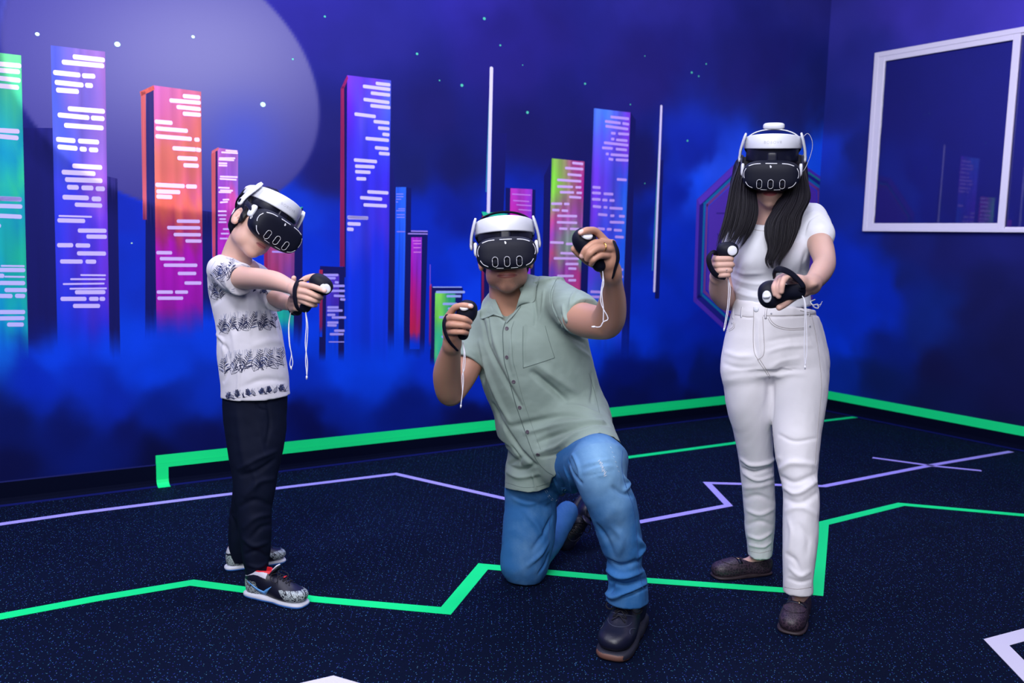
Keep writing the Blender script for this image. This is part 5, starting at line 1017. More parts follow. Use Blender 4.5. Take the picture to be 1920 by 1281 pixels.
# ------------------------------------------------------------------ footwear with laces
def sneaker(parent, base, heel, toe, mats, k=1., lift=None, name='sneaker', style='runner', R=None, ctr=None):
    """mats: upper, sole, lining, accent, lace"""
    mu, ms, ml, ma, mlace = mats
    if R is None: R, L = foot_frame(heel, toe); ctr = (heel + toe) / 2; k = L / .286
    T = lambda v: place(np.asarray(v) * k, ctr, R)
    E = lambda p, r, **kw: EL(p, r, **kw)
    up = [E((.002, .078, .040), (.0435, .060, .027), k=.02, e=2.3), E((0, .01, .052), (.038, .07, .045), k=.03), E((0, -.082, .056), (.034, .048, .058), k=.03, e=2.3), RC((0, -.045, .085), .037, (0, -.08, .088), .034, k=.02),
          E((0, -.062, .142), (.0265, .05, .05), k=.008, sub=True), PLANE((0, 0, .016), (0, 0, -1))]
    v, f = polygonize(up, .0018 if style == 'retro' else .0026); v = relax(v, f, 1); t = BVHTree.FromPolygons([tuple(a) for a in v], f)
    mb = MB()
    if style == 'retro':     # speckled toe and heel panels, pale collar
        q = v; col_u = np.array([lin((18, 20, 40))] * len(q)); mb2 = None
        toe_m = (q[:, 1] > .072 - .9 * (q[:, 2] - .03)) & (q[:, 2] < .062); heel_m = (q[:, 1] < -.055 + .35 * (.05 - q[:, 2])) & (q[:, 2] < .072)
        xn = q[:, 0] * 210; yn = q[:, 1] * 210; zn = q[:, 2] * 210
        a = vnoise(xn + zn * .6, yn + zn, 3); b2 = vnoise(yn - zn, xn + 40, 8); pat = (np.abs(a - .5) < .10) | (np.abs(b2 - .5) < .05)
        pc = np.where(pat[:, None], lin((14, 16, 34)), lin((172, 184, 190))); col_u = np.where((toe_m | heel_m)[:, None], pc, col_u)
        col_m = (q[:, 1] < -.02) & (q[:, 2] > .086 + .012 * np.cos((q[:, 1] + .06) * 34)); col_u = np.where(col_m[:, None], lin((190, 190, 205)), col_u)
        lip = (q[:, 1] < .0) & (((np.hypot(q[:, 0] / .0265, (q[:, 1] + .062) / .05) < 1.12) & (q[:, 2] > .09)) | (q[:, 2] > .116)); col_u = np.where(lip[:, None], lin((205, 30, 40)), col_u)
        mb.add(T(v), f, mu, col_u)
    else: mb.add(T(v), f, mu)
    sh = mb.build(name, parent, loc=base, color=style == 'retro')
    if style == 'retro': so = [E((0, .074, .008), (.0435, .064, .0145), e=3, k=.008), E((0, -.068, .010), (.0355, .068, .0155), e=3, k=.01), E((0, 0, .009), (.036, .07, .0135), e=3, k=.01), PLANE((0, 0, .0008), (0, 0, -1))]
    else: so = [E((0, .074, .011), (.046, .068, .0150), e=3, k=.01), E((0, -.068, .013), (.040, .072, .019), e=3, k=.015), E((0, 0, .012), (.041, .07, .0155), e=3, k=.015), PLANE((0, 0, .0008), (0, 0, -1))]
    v, f = polygonize(so, .0026); v = relax(v, f, 1)
    if style == 'retro': c_ = np.where((v[:, 2] < .010)[:, None], lin((70, 130, 220)), lin((205, 208, 222)))
    else:
        z = v[:, 2]; c_ = np.where(((z < .008) | ((v[:, 1] > .118) & (v[:, 0] > -.03) & (z < .018)))[:, None], lin((104, 70, 62)), lin((26, 28, 46)))
        tread = (np.sin(v[:, 1] * 360) > .5) & (z < .007); v = v * np.where(tread[:, None], [.97, 1, 1], 1)
    mb = MB(); mb.add(T(v), f, ms, c_); mb.build('sole', sh, loc=base, color=True)
    tg = [EL((0, -.004, .110), (.022, .006, .030), np.array(Matrix.Rotation(-.75, 3, 'X')), k=.01, e=2.4)]
    v, f = polygonize(tg, .0024); mb = MB(); mb.add(T(relax(v, f, 1)), f, ml)
    if style == 'retro': tv, tf = polygonize([EL((0, -.0005, .122), (.014, .003, .016), np.array(Matrix.Rotation(-.75, 3, 'X')) , e=5)], .0015); tv = tv + np.array([0, .004, .004]); mb.add(T(tv), tf, m_plastic)
    mb.build('tongue', sh, loc=base)
    mb = MB()
    def drop(x, y):
        r = t.ray_cast(Vector((x, y, .3)), Vector((0, 0, -1))); return np.array(r[0]) if r[0] is not None else np.array([x, y, .08])
    for i, y in enumerate((.062, .048, .034, .020)):
        for sg in (-1, 1):
            q = smooth_path([drop(sg * -.017, y) + [0, 0, .001], drop(0, y + .004) + [0, 0, .006], drop(sg * .017, y + .012) + [0, 0, .002]], 10); V, F = tube(T(q), .0019 * k, 6, flat=.6, nrm=R[:, 2]); mb.add(V, F, mlace)
    for sg in (-1, 1):
        q = smooth_path([drop(0, .012) + [0, 0, .01], (sg * .028, .0, .105), (sg * .046, .02, .09), (sg * .03, .03, .085), drop(0, .012) + [0, 0, .011]], 20); V, F = tube(T(q), .0018 * k, 6); mb.add(V, F, mlace)
    mb.build('laces', sh, loc=base)
    def side_shape(poly, m, nm, sx, lift=.0012, wid=None):
        mb = MB(); q = []
        for y, z in poly:
            r = t.ray_cast(Vector((sx * .2, y, z)), Vector((-sx, 0, 0)))
            if r[0] is not None: q.append((np.array(r[0]) + np.array(r[1]) * lift, np.array(r[1])))
        if len(q) > 2:
            V, F = ribbon(T([a[0] for a in q]), [R @ a[1] for a in q], wid if wid is not None else .002, .0006); mb.add(V, F, m); mb.build(nm, sh, loc=base)
    if style == 'retro':
        for sx in (1, -1):
            yy = np.linspace(0, 1, 26); path = [(-.095 + .115 * u, .064 - .045 * math.sin(min(1, u * 1.15) * math.pi * .62) + (.0 if u < .8 else (u - .8) * .2)) for u in yy]
            side_shape([(.040 - .0 - a * .125 if a < .0 else .0 + 0, 0) for a in ()] or [(-.098 + .108 * u, .070 - .036 * math.sin(math.pi * min(1, u / .75) * .5) + max(0, (u - .68)) * .10) for u in yy], ma, 'curved_side_mark', sx, wid=np.interp(yy, [0, .3, .68, .8, 1], [.003, .010, .017, .013, .002]) * k)
        q = [drop(x, .044) + [0, 0, .0075] for x in (-.008, 0, .008)]; V, F = ribbon(T(q), [R[:, 2]] * 3, .008 * k, .002); mb = MB(); mb.add(V, F, m_red); mb.build('lace_tab', sh, loc=base)
    else:
        side_shape([(.075 + .02 * math.cos(a), .05 + .012 * math.sin(a)) for a in np.linspace(.5, 2.6, 12)], ma, 'trim_line', 1); side_shape([(.075 + .02 * math.cos(a), .05 + .012 * math.sin(a)) for a in np.linspace(.5, 2.6, 12)], ma, 'trim_line', -1)
        mb = MB(); q = [drop(.030 * math.sin(a), .052 + .040 * math.cos(a)) + [0, 0, .0006] for a in np.linspace(-1.5, 1.5, 22)]; V, F = tube(T(q), .0008, 5); mb.add(V, F, ma); 
        for pts in ([(-.034, .02), (-.022, .045), (.0, .056), (.022, .045), (.034, .02)], [(-.038, -.01), (-.03, .01), (-.02, .02)], [(.038, -.01), (.03, .01), (.02, .02)]):
            q = smooth_path([drop(*p_) + [0, 0, .0006] for p_ in pts], 14); V, F = tube(T(q), .0008, 5); mb.add(V, F, ma)
        mb.build('toe_seam', sh, loc=base)
    return sh
m_red = mat('red_fabric', (205, 30, 42), .6)
m_leather = mat('black_leather', (20, 22, 44), .4, spec=.5, bump=('noise', 300, .0003))
m_soletint = mat('rubber_sole', rough=.6, attr='tint'); m_upper_t = mat('sneaker_leather', rough=.45, attr='tint')
m_darktrim = mat('dark_piping', (70, 76, 100), .6); m_bluemark = mat('sky_blue_leather', (92, 158, 226), .5); m_lace = mat('black_lace', (12, 13, 28), .8)

# ------------------------------------------------------------------ kneeling man
SK_M = (188, 140, 120)
m_skin_m = mat('tan_skin', rough=.45, spec=.4, attr='tint', sss=.1, bump=('noise', 600, .00015))
m_shirt = mat('sage_cotton', (134, 152, 146), .8, noise=(5, .05), sheen=.1, bump=('noise', 900, .0002))
m_shirt_seam = mat('sage_stitching', (88, 104, 104), .85)
m_denim = mat('blue_denim', rough=.8, attr='tint', bump=('noise', 900, .0003)); m_thread = mat('pale_thread', (222, 228, 240), .8)
m_btn = mat('grey_button', (92, 84, 96), .35)
def plate_from(rows_in, rows_out, m, mb, th=.0016, nj=5):
    """cloth piece between two edges, with thickness"""
    A = smooth_path(rows_in, 40); B = smooth_path(rows_out, 40); n = 40; V = []
    for i in range(n):
        for j in range(nj): t = j / (nj - 1); V.append(A[i] * (1 - t) + B[i] * t)
    V = np.array(V); N = np.zeros_like(V)
    F = [(i * nj + j, i * nj + j + 1, i * nj + nj + j + 1, i * nj + nj + j) for i in range(n - 1) for j in range(nj - 1)]; N = normals(V, F)
    V2 = V - N * th; k = len(V); F2 = [tuple(a + k for a in q[::-1]) for q in F]
    E = []
    for i in range(n - 1):
        for j in (0, nj - 1): a = i * nj + j; E.append((a, a + nj, a + nj + k, a + k))
    for i in (0, n - 1):
        for j in range(nj - 1): a = i * nj + j; E.append((a, a + 1, a + 1 + k, a + k))
    mb.add(np.concatenate([V, V2]), F + F2 + E, m)
def button(S, x, y, r, m, name, parent, base, th=.002):
    h, n = S.hit(x, y); u = unit(np.cross(n, [0, 0, 1.])); w = np.cross(n, u); V = []
    for rr, hh in ((1, -.001), (1, th * .7), (.86, th), (.7, th * .75), (0, th * .7)): V += [h + n * hh + (u * math.cos(a) + w * math.sin(a)) * r * rr for a in np.linspace(0, 2 * math.pi, 17)[:-1]]
    b = MB(); b.add(V, [(i * 16 + k, i * 16 + (k + 1) % 16, i * 16 + 16 + (k + 1) % 16, i * 16 + 16 + k) for i in range(4) for k in range(16)], m); return b.build(name, parent, loc=base)
def stitch(S, mb, pts, w, m, lift=.0005, dashed=False):
    q, N = S.path(pts, lift=lift)
    if not dashed: V, F = ribbon(q, N, w, .0006); mb.add(V, F, m)
    else:
        for i in range(0, len(q) - 1, 2): V, F = ribbon(q[i:i + 2], N[i:i + 2], w, .0006); mb.add(V, F, m)
def man():
    base = np.array([.2, 2.85, 0.]); g = lambda *q: [P(*a) for a in q]
    c = P(948, 479, 2.985); toc = unit(CAM - c); R = frame(toc + np.array([.02, 0, .05]), np.array([-.07, 0, 1.])); s = 1.04; parts = []
    v, f = polygonize(head_prims(c, R, s, jaw=1.05, mw=1.3) + [RC(c + R @ [0, -.04, -.06], .058, P(952, 592, 3.06), .062, .03), EL(c + R @ (np.array([0, .02, -.062]) * s), np.array([.056, .060, .034]) * s, R, k=.02)], .0018); parts.append((relax(v, f, 1), f))
    # raised arm
    arm = chain([(1048, 574, 2.95, 24), (1090, 598, 2.80, 31.5), (1128, 606, 2.68, 31), (1141, 598, 2.64, 31), (1148, 568, 2.58, 26), (1149, 532, 2.51, 18.5), (1146, 510, 2.47, 17.5)])
    hand = [RC(P(1145, 512, 2.475), .0235, P(1141, 492, 2.45), .026, .02), EL(P(1139, 478, 2.445), (.022, .024, .034), k=.02), EL(P(1128, 492, 2.45), (.024, .02, .016), k=.015)]
    hand += finger(g((1138, 457, 2.435), (1117.5, 433, 2.41), (1101.5, 431.5, 2.385), (1089, 436.5, 2.375)), (.0125, .0102, .0093, .0078))
    hand += finger(g((1147, 457.5, 2.44), (1117, 455, 2.39), (1100, 466, 2.378), (1091.5, 480, 2.388)), (.0125, .0105, .0096, .008))
    hand += finger(g((1149, 468, 2.44), (1120, 465, 2.382), (1107, 474, 2.37), (1101, 486, 2.385)), (.0122, .0102, .0094, .008))
    hand += finger(g((1148, 480.5, 2.445), (1125, 479, 2.39), (1113, 486, 2.378), (1108.5, 495, 2.392)), (.0118, .0096, .0088, .0074))
    hand += finger(g((1126, 498, 2.46), (1105, 490, 2.455), (1087, 477, 2.44), (1076.5, 467, 2.43)), (.0155, .0135, .011, .0095), .008)
    v, f = polygonize(arm + hand, .0019); parts.append((relax(v, f, 1), f))
    arm = chain([(906, 614, 3.07, 20), (880, 682, 3.03, 25.5), (850, 733, 2.97, 24), (841, 733, 2.94, 24.5), (838, 700, 2.88, 26), (844, 664, 2.80, 20), (848, 643, 2.75, 16)])
    hand = [RC(P(848, 646, 2.75), .0225, P(848, 628, 2.725), .026, .02), EL(P(844, 610, 2.725), (.022, .026, .036), k=.02)]
    hand += finger(g((841, 594, 2.72), (852, 576.5, 2.69), (868, 572.5, 2.672), (883, 574.5, 2.668)), (.0125, .0102, .0093, .0080))
    hand += finger(g((838, 599, 2.715), (850, 594.5, 2.665), (871, 598, 2.655), (881, 604, 2.675)), (.0125, .0108, .0098, .0084))
    hand += finger(g((838, 611, 2.715), (846, 608.5, 2.665), (868, 610, 2.655), (879, 613.5, 2.675)), (.0122, .0104, .0096, .0082))
    hand += finger(g((841, 624, 2.72), (849, 622.5, 2.67), (867, 622.5, 2.66), (875, 624.5, 2.68)), (.0118, .0098, .009, .0078))
    hand += finger(g((856, 628, 2.75), (868, 612, 2.755), (876, 596, 2.75), (879, 585, 2.735)), (.0155, .0135, .011, .0095), .008)
    v, f = polygonize(arm + hand, .0019); parts.append((relax(v, f, 1), f))
    v, f = polygonize([LOFT([S_(905, 1062, 575, 3.08, .07), S_(915, 1070, 640, 3.08, .09), S_(930, 1090, 740, 3.1, .09), S_(960, 1110, 830, 3.12, .09)])], .009); parts.append((v, f))
    V, F = skin_mesh(parts); col = lip_tint(V, c, R, s, SK_M, (160, 96, 92), 1.3)
    q = (V - c) @ R / s; beard = np.clip((-.066 - q[:, 2]) / .03, 0, 1) * np.clip((q[:, 1] - .015) / .03, 0, 1) * (q[:, 2] > -.135) * (np.abs(q[:, 0]) < .09) * (1 - np.clip((1.25 - np.sqrt((q[:, 0] / .0235) ** 2 + ((q[:, 2] + .066) / .0112) ** 2)) / .2, 0, 1))
    beard = beard * (.35 + .35 * vnoise(q[:, 0] * 400, q[:, 2] * 400, 2)); beard = np.maximum(beard, .9 * np.exp(-((q[:, 0] / .022) ** 2 + ((q[:, 2] + .103) / .016) ** 2)) * (q[:, 1] > .04)); col = col * (1 - beard[:, None] * .7) + lin((44, 36, 46)) * beard[:, None] * .7
    for a, b_, o_ in (((1089, 436.5, 2.375), (1101.5, 431.5, 2.385), (-.3, -.75, .5)), ((1091.5, 480, 2.388), (1100, 466, 2.378), (-.4, -.9, 0)), ((883, 574.5, 2.668), (868, 572.5, 2.672), (.1, -.8, .5))): col = nail_tint(V, col, P(*a), P(*b_), np.array(o_, float))
    body = mesh_obj('person', V, F, m_skin_m, loc=base, col=col); tag(body, 'person in sage green shirt and blue jeans kneeling on one knee with both controllers raised', 'person')
    E_ = lambda p, r, **kw: EL(c + R @ (np.array(p) * s), np.array(r) * s, R, **kw)
    hp = [E_((0, -.018, .034), (.081, .098, .092), k=.01), E_((0, -.05, -.03), (.076, .058, .06), k=.02), E_((-.076, .022, .0), (.008, .02, .035), k=.01), E_((.076, .022, .0), (.008, .02, .035), k=.01), E_((0, .095, -.03), (.068, .075, .115), k=.006, sub=True), E_((.09, -.01, -.015), (.018, .022, .034), k=.004, sub=True), E_((-.09, -.01, -.015), (.018, .022, .034), k=.004, sub=True)]
    v, f = polygonize(hp, .003); v = relax(v, f, 1); N = normals(v, f); v = v + N * (.005 * (vnoise(v[:, 0] * 220, v[:, 2] * 60, 4) - .5))[:, None]; mesh_obj('hair', v, f, m_hair_w, body)
    # shirt
    tp = [LOFT([(P(932, 556, 3.08), P(1015, 528, 3.05), .05), (P(898, 583, 3.09), P(1066, 545, 3.0), .095), (P(893, 622, 3.08), P(1086, 600, 2.99), .122), (P(894, 662, 3.08), P(1103, 645, 2.99), .13), (P(902, 705, 3.08), P(1115, 695, 3.0), .128), (P(920, 750, 3.08), P(1128, 742, 3.02), .122), (P(929, 793, 3.08), P(1140, 780, 3.03), .12), (P(936, 830, 3.1), P(1142, 815, 3.06), .122), (P(943, 868, 3.12), P(1110, 850, 3.09), .13), (P(946, 896, 3.12), P(1074, 888, 3.10), .134), (P(947, 930, 3.12), P(1060, 925, 3.10), .134)], k=.02, cap=.004),
          RC(P(1042, 562, 2.98), .066, P(1084, 588, 2.84), .064, .035), RC(P(1078, 584, 2.86), .062, P(1100, 598, 2.79), .06, .02),
          RC(P(908, 610, 3.08), .052, P(886, 656, 3.05), .05, .03), RC(P(886, 656, 3.05), .05, P(872, 690, 3.01), .05, .02),
          RC(P(1075, 800, 3.02), .13, P(1116, 850, 2.80), .088, .04), TB([P(1046, 862, 3.05), P(1082, 864, 2.93)], [.108, .106], .03), RC(P(1020, 840, 3.0), .08, P(1052, 862, 2.98), .05, .05)]
    a1 = unit(P(1136, 604, 2.66) - P(1052, 572, 2.93)); a2 = unit(P(848, 730, 2.97) - P(905, 612, 3.07))
    # cuffs are cut by volumes standing just beyond the sleeve ends
    def cut(pt, n, r=.1): n = unit(n); return EL(pt + n * r, (r * .95, r, r * .95), np.stack([unit(np.cross(n, [0, 0, 1.])), n, np.cross(unit(np.cross(n, [0, 0, 1.])), n)], 1), k=.003, sub=True, e=4)
    tp += [cut(P(1093, 597, 2.80), a1, .092), cut(P(877, 676, 3.03), a2, .078),
           EL(P(950, 560, 2.99), (.052, .09, .055), np.array(Matrix.Rotation(0, 3, 'Y')), k=.006, sub=True), EL(P(949, 578, 2.94), (.026, .09, .042), k=.005, sub=True)]
    # hem line over the raised thigh: a slanted cut between kneeling side and knee
    hem = [(1040, 893), (1052, 876), (1062, 861), (1074, 842), (1097, 819), (1124, 812), (1151, 820), (1168, 832), (1178, 838)]
    v, f = polygonize(tp, .0038); v = relax(v, f, 3); X, Y_, _ = project(v)
    hx = np.array([-500, 940, 946, 965, 990, 1010, 1030, 1035, 1040] + [a[0] for a in hem[1:]] + [1400]); hy = np.array([914, 914, 914.5, 919, 923, 921, 913, 896, 893] + [a[1] for a in hem[1:]] + [850])
    lim = np.interp(X, hx, hy); keep_v = (Y_ < lim) | (v[:, 1] > 3.14)
    q = np.array([a if len(a) == 4 else (*a, a[-1]) for a in f]); kf = keep_v[q].any(1); f = [a for a, k_ in zip(f, kf) if k_]
    # settle the edge vertices on the hem line
    d = np.array([ray(x, y) for x, y in zip(X, lim)]); over = (~keep_v); tt = np.einsum('ij,ij->i', v - CAM, d) / np.einsum('ij,ij->i', d, d); v = np.where(over[:, None], CAM + d * tt[:, None], v)
    used = np.zeros(len(v), bool); used[np.array([a if len(a) == 4 else (*a, a[-1]) for a in f]).ravel()] = True; rm = np.cumsum(used) - 1; v = v[used]; f = [tuple(int(rm[i]) for i in a) for a in f]
    S = Surf(v, f)
    FL = [([(905, 600), (915, 650), (940, 700), (975, 760)], -.009, .010), ([(918, 600), (935, 660), (960, 720)], .006, .012), ([(900, 640), (915, 700), (935, 750), (955, 790)], .008, .012), ([(925, 760), (945, 800), (975, 845), (1000, 870)], -.010, .012), ([(935, 780), (950, 815)], .006, .01),
          ([(1000, 700), (1030, 725), (1062, 752)], -.013, .013), ([(1010, 685), (1045, 710), (1080, 735)], .007, .016), ([(960, 800), (1010, 790), (1060, 778), (1110, 785)], -.008, .013), ([(985, 812), (1030, 800), (1080, 792), (1130, 788)], .007, .010), ([(1010, 830), (1050, 812), (1100, 795), (1140, 795)], -.009, .011),
          ([(1005, 850), (1045, 838), (1080, 815), (1120, 800)], .008, .010), ([(1015, 858), (1050, 850), (1060, 842)], -.005, .006), ([(948, 870), (975, 882), (1005, 872)], -.006, .010), ([(950, 885), (975, 895), (1010, 888)], .006, .010), ([(1000, 890), (1003, 905), (1005, 920)], .004, .005), ([(960, 838), (972, 855), (975, 870)], -.005, .006),
          ([(1008, 525), (1002, 555), (1005, 590), (1003, 610)], -.004, .006), ([(1020, 545), (1018, 575), (1012, 600)], .003, .006), ([(1040, 530), (1034, 560), (1042, 590), (1052, 615)], -.004, .004), ([(1045, 600), (1060, 620), (1078, 632), (1095, 642)], -.008, .008), ([(1055, 575), (1060, 595), (1075, 612)], .006, .008), ([(1052, 590), (1058, 610), (1070, 622)], -.006, .005),
          ([(1080, 545), (1072, 560), (1068, 575)], .004, .006), ([(1065, 640), (1085, 655), (1105, 668)], .004, .010), ([(985, 612), (982, 650), (984, 685)], -.003, .005), ([(1110, 700), (1112, 730), (1108, 755)], -.004, .008), ([(960, 640), (958, 665), (962, 700)], .004, .008), ([(1060, 760), (1090, 765), (1125, 775)], .005, .012), ([(915, 590), (919, 620), (921, 650)], -.005, .005)]
    v = folds(S, [(a, b * 1.5, c_ * .85) for a, b, c_ in FL]); v = ripple(v, S.N, .008, 13, 12); v = ripple(v, S.N, .0025, 45, 19); S = Surf(v, f); mb = MB(); mb.add(v, f, m_shirt)
    # inner side of the cloth, so the hem has thickness
    q3 = [a[::-1] for a in f]; mb.add(v - S.N * .0022, q3, m_shirt)
    PL = [(948, 604), (943, 622), (944, 654), (946, 680), (954, 708), (963, 745), (979, 793), (998, 846), (1010, 868), (1026, 884), (1038, 891)]
    stitch(S, mb, PL, .0024, m_shirt_seam, .0012); stitch(S, mb, [(x + 16, y - 2) for x, y in PL[:8]], .0008, m_shirt_seam)
    stitch(S, mb, [(981, 612), (980, 650), (981, 690)], .0012, m_shirt_seam); stitch(S, mb, [(981, 690), (1010, 681), (1040, 671)], .0018, m_shirt_seam, .001); stitch(S, mb, [(1040, 671), (1030, 640), (1022, 611)], .0012, m_shirt_seam)
    stitch(S, mb, [(1043, 524), (1033, 550), (1036, 580), (1050, 608)], .0014, m_shirt_seam); stitch(S, mb, [(949, 905), (981, 914), (1008, 912), (1031, 904)], .001, m_shirt_seam); stitch(S, mb, [(1012, 520), (1006, 545)], .0012, m_shirt_seam)
    stitch(S, mb, [(1098, 563), (1076, 590), (1072, 620)], .0009, m_shirt_seam); stitch(S, mb, [(1104, 700), (1116, 740), (1124, 775)], .0012, m_shirt_seam)
    sh = mb.build('shirt', body, loc=base)
    for x, y in ((950.4, 616), (950.4, 670), (963, 716), (974.5, 764.5), (989, 810), (1008.6, 852.6)): button(S, x, y, .0066, m_btn, 'button', sh, base)
    H = lambda x, y, l=.006: (lambda h: h[0] + h[1] * l)(S.hit(x, y))
    mb = MB()
    plate_from([P(967, 583, 2.935), P(973, 560, 2.925), P(984, 530, 2.96), P(985, 512, 3.03), P(956, 512, 3.12)], [H(976, 568), H(1003, 566), H(1009, 540, .009), P(1011, 519, 3.06), P(960, 530, 3.17)], m_shirt, mb)
    plate_from([P(956, 512, 3.12), P(928, 535, 3.09), P(925, 550, 3.03), P(933, 572, 2.97), P(944, 596, 2.94)], [P(960, 530, 3.17), P(912, 556, 3.13), H(905, 582, .009), H(904, 597), H(928, 590, .007)], m_shirt, mb)
    plate_from([P(967, 583, 2.933), P(960, 590, 2.934), P(949, 602, 2.938)], [H(978, 574, .003), H(966, 590, .003), H(950, 607, .003)], m_shirt, mb, nj=3)
    mb.build('collar', sh, loc=base)
    # jeans
    shin = [(1070, 1168, 856, 2.63), (1076, 1172, 882, 2.60), (1086, 1178, 913, 2.60), (1100, 1191, 944, 2.60), (1110.5, 1199, 974, 2.605), (1118, 1202, 1000, 2.61), (1129, 1205, 1026, 2.615), (1141, 1202, 1048, 2.62), (1137, 1204, 1070, 2.625), (1140, 1214, 1094, 2.63)]
    jp = [LOFT([S_(a, b, y, Y, .082 - .012 * (i > 3) - .008 * (i > 5)) for i, (a, b, y, Y) in enumerate(shin)] + [(P(1137, 1121, 2.635), P(1216, 1133, 2.63), .062)], k=.03, cap=.004),
          RC(P(1066, 872, 3.05), .098, P(1121, 868, 2.68), .080, .05), RC(P(1122, 868, 2.68), .078, P(1122, 866, 2.64), .077, .03),
          EL(P(1046, 872, 3.16), (.13, .1, .09), k=.05),
          LOFT([S_(962, 1040, 875, 3.17, .08), S_(947, 1046, 915, 3.14, .1), S_(945.5, 1045, 951, 3.13, .098), S_(942.5, 1040, 1003, 3.11, .09), S_(940, 1030, 1044, 3.10, .08), S_(946, 1021, 1068, 3.10, .068), S_(958, 1008, 1088, 3.10, .05)], k=.04, cap=.03),
          EL(P(982, 1062, 3.11), (.066, .064, .060), k=.05), TB([P(990, 1060, 3.13), P(1036, 1004, 3.32), P(1064, 960, 3.43)], [.060, .053, .042], .04), PLANE((0, 0, .004), (0, 0, -1), .004)]
    v, f = polygonize(jp, .0042); v = relax(v, f, 2); S = Surf(v, f)
    FL = [([(1065, 865), (1075, 890), (1090, 905)], -.008, .008), ([(1058, 880), (1070, 905), (1075, 925)], .006, .009), ([(1072, 850), (1085, 875), (1088, 900)], .005, .007), ([(1048, 890), (1058, 915), (1062, 935)], -.006, .008), ([(1040, 900), (1050, 920), (1052, 938)], .006, .008),
          ([(1170, 895), (1178, 908), (1172, 920)], .007, .007), ([(1185, 930), (1165, 925), (1150, 915)], -.006, .008), ([(1195, 1010), (1203, 1026), (1196, 1045)], .009, .010), ([(1140, 1050), (1165, 1062), (1200, 1050)], -.008, .010), ([(1138, 1070), (1165, 1082), (1205, 1072)], .009, .010), ([(1142, 1090), (1175, 1098), (1212, 1086)], -.008, .009),
          ([(1136, 1112), (1150, 1120), (1170, 1112), (1212, 1098)], .010, .009), ([(1145, 1110), (1150, 1095)], -.006, .008), ([(1170, 1118), (1200, 1106), (1215, 1100)], -.012, .007), ([(1150, 990), (1165, 1010), (1160, 1040)], .005, .012), ([(1120, 985), (1135, 1010), (1150, 1040)], -.005, .012),
          ([(1000, 1030), (1020, 1000), (1035, 970)], -.006, .010), ([(990, 1060), (1012, 1040), (1026, 1020)], .006, .010), ([(985, 960), (1010, 990), (1020, 1020)], .005, .012), ([(1000, 930), (1020, 950), (1040, 945)], -.005, .012), ([(1010, 1075), (1022, 1058), (1028, 1040)], -.006, .008), ([(960, 935), (990, 945), (1030, 932)], .004, .01)]
    v = folds(S, [(a, b * 1.4, c_ * .85) for a, b, c_ in FL]); v = ripple(v, S.N, .009, 12, 15); v = ripple(v, S.N, .003, 45, 25, (1, 1, .6)); S = Surf(v, f)
    base_c = lin((38, 102, 166)); lightc = lin((124, 168, 206)); Kp = P(1130, 872, 2.55); d1 = np.linalg.norm((v - Kp) / [.075, .1, .1], axis=1)
    Kq = P(985, 1040, 3.03); d2 = np.linalg.norm((v - Kq) / [.04, .06, .13], axis=1); Kr = P(1160, 985, 2.53); d3 = np.linalg.norm((v - Kr) / [.03, .06, .16], axis=1)
    w = .85 * np.exp(-d1 ** 2 * .8) + .22 * np.exp(-d2 ** 2) + .35 * np.exp(-d3 ** 2); nz = fbm(v[:, 0] * 40 + v[:, 1] * 20, v[:, 2] * 26, 31, 4) - .47; w = np.clip(w + nz * .35 + .08 * (vnoise(v[:, 0] * 420, v[:, 2] * 300, 7) - .5), 0, 1)[:, None]
    mb = MB(); mb.add(v, f, m_denim, base_c * (1 - w) + lightc * w)
    m_dd = mat('denim_seam', (44, 82, 150), .8)
    for pts in ([(1167, 845), (1166, 880), (1176, 920), (1188, 955), (1193, 1000), (1196, 1040), (1198, 1070), (1207, 1110)], [(948, 930), (944, 980), (942, 1020)], [(1034, 945), (1030, 985), (1027, 1010)]): stitch(S, mb, pts, .002, m_dd)
    for pts in ([(1022, 920), (1030, 935), (1040, 941)], [(1042, 940), (1052, 927), (1064, 915)], [(1025, 919), (1032, 932), (1041, 938)]): stitch(S, mb, pts, .0012, m_thread, dashed=True)
    rnd = random.Random(3)
    for i in range(13):
        x = 1124 + i * .9 + rnd.uniform(-1.5, 1.5); y = 866 + i * 2.3; stitch(S, mb, [(x - rnd.uniform(1, 3), y), (x + rnd.uniform(1, 3), y - 4 + rnd.uniform(-1, 2))], .0018, m_thread)
    for i in range(6): x = 1144 + i * 3; y = 838 + i * 9; stitch(S, mb, [(x, y), (x + 3, y + 3)], .0008, m_thread)
    mb.build('jeans', body, loc=base, color=True)
    mats = (m_leather, m_soletint, m_leather, m_darktrim, m_lace)
    sneaker(body, base, on_floor(1196, 1158), on_floor(1143, 1243), mats)
    toe, hl = on_floor(1060, 1028) + np.array([0, 0, .03]), P(1101, 944, 3.56); y_ = unit(toe - hl); x_ = unit(np.array([.86, .5, .1]) - y_ * (np.array([.86, .5, .1]) @ y_)); z_ = np.cross(x_, y_)
    if z_ @ (CAM - toe) < 0: x_ = -x_; z_ = np.cross(x_, y_)
    sneaker(body, base, None, None, mats, k=.98, R=np.stack([x_, y_, z_], 1), ctr=(toe + hl) / 2 - z_ * .035)
    b = MB(); ctr = P(1129.5, 463.5, 2.40); u = unit(P(1120, 465, 2.382) - P(1149, 468, 2.44)); w1 = unit(np.cross(u, [0, 0, 1.])); w2 = np.cross(u, w1)
    V, F = tube([ctr + (w1 * math.cos(a) + w2 * math.sin(a)) * .0117 for a in np.linspace(0, 2 * math.pi, 25)[:-1]], .0019, 8, closed=True); b.add(V, F, m_gold); b.build('ring', body, loc=base)
    headset(c, R, 'black and white headset on the kneeling bearded person, black strap over the crown', s * .985, bz=.094, arm_y=.02, letters=False, zt=.137)
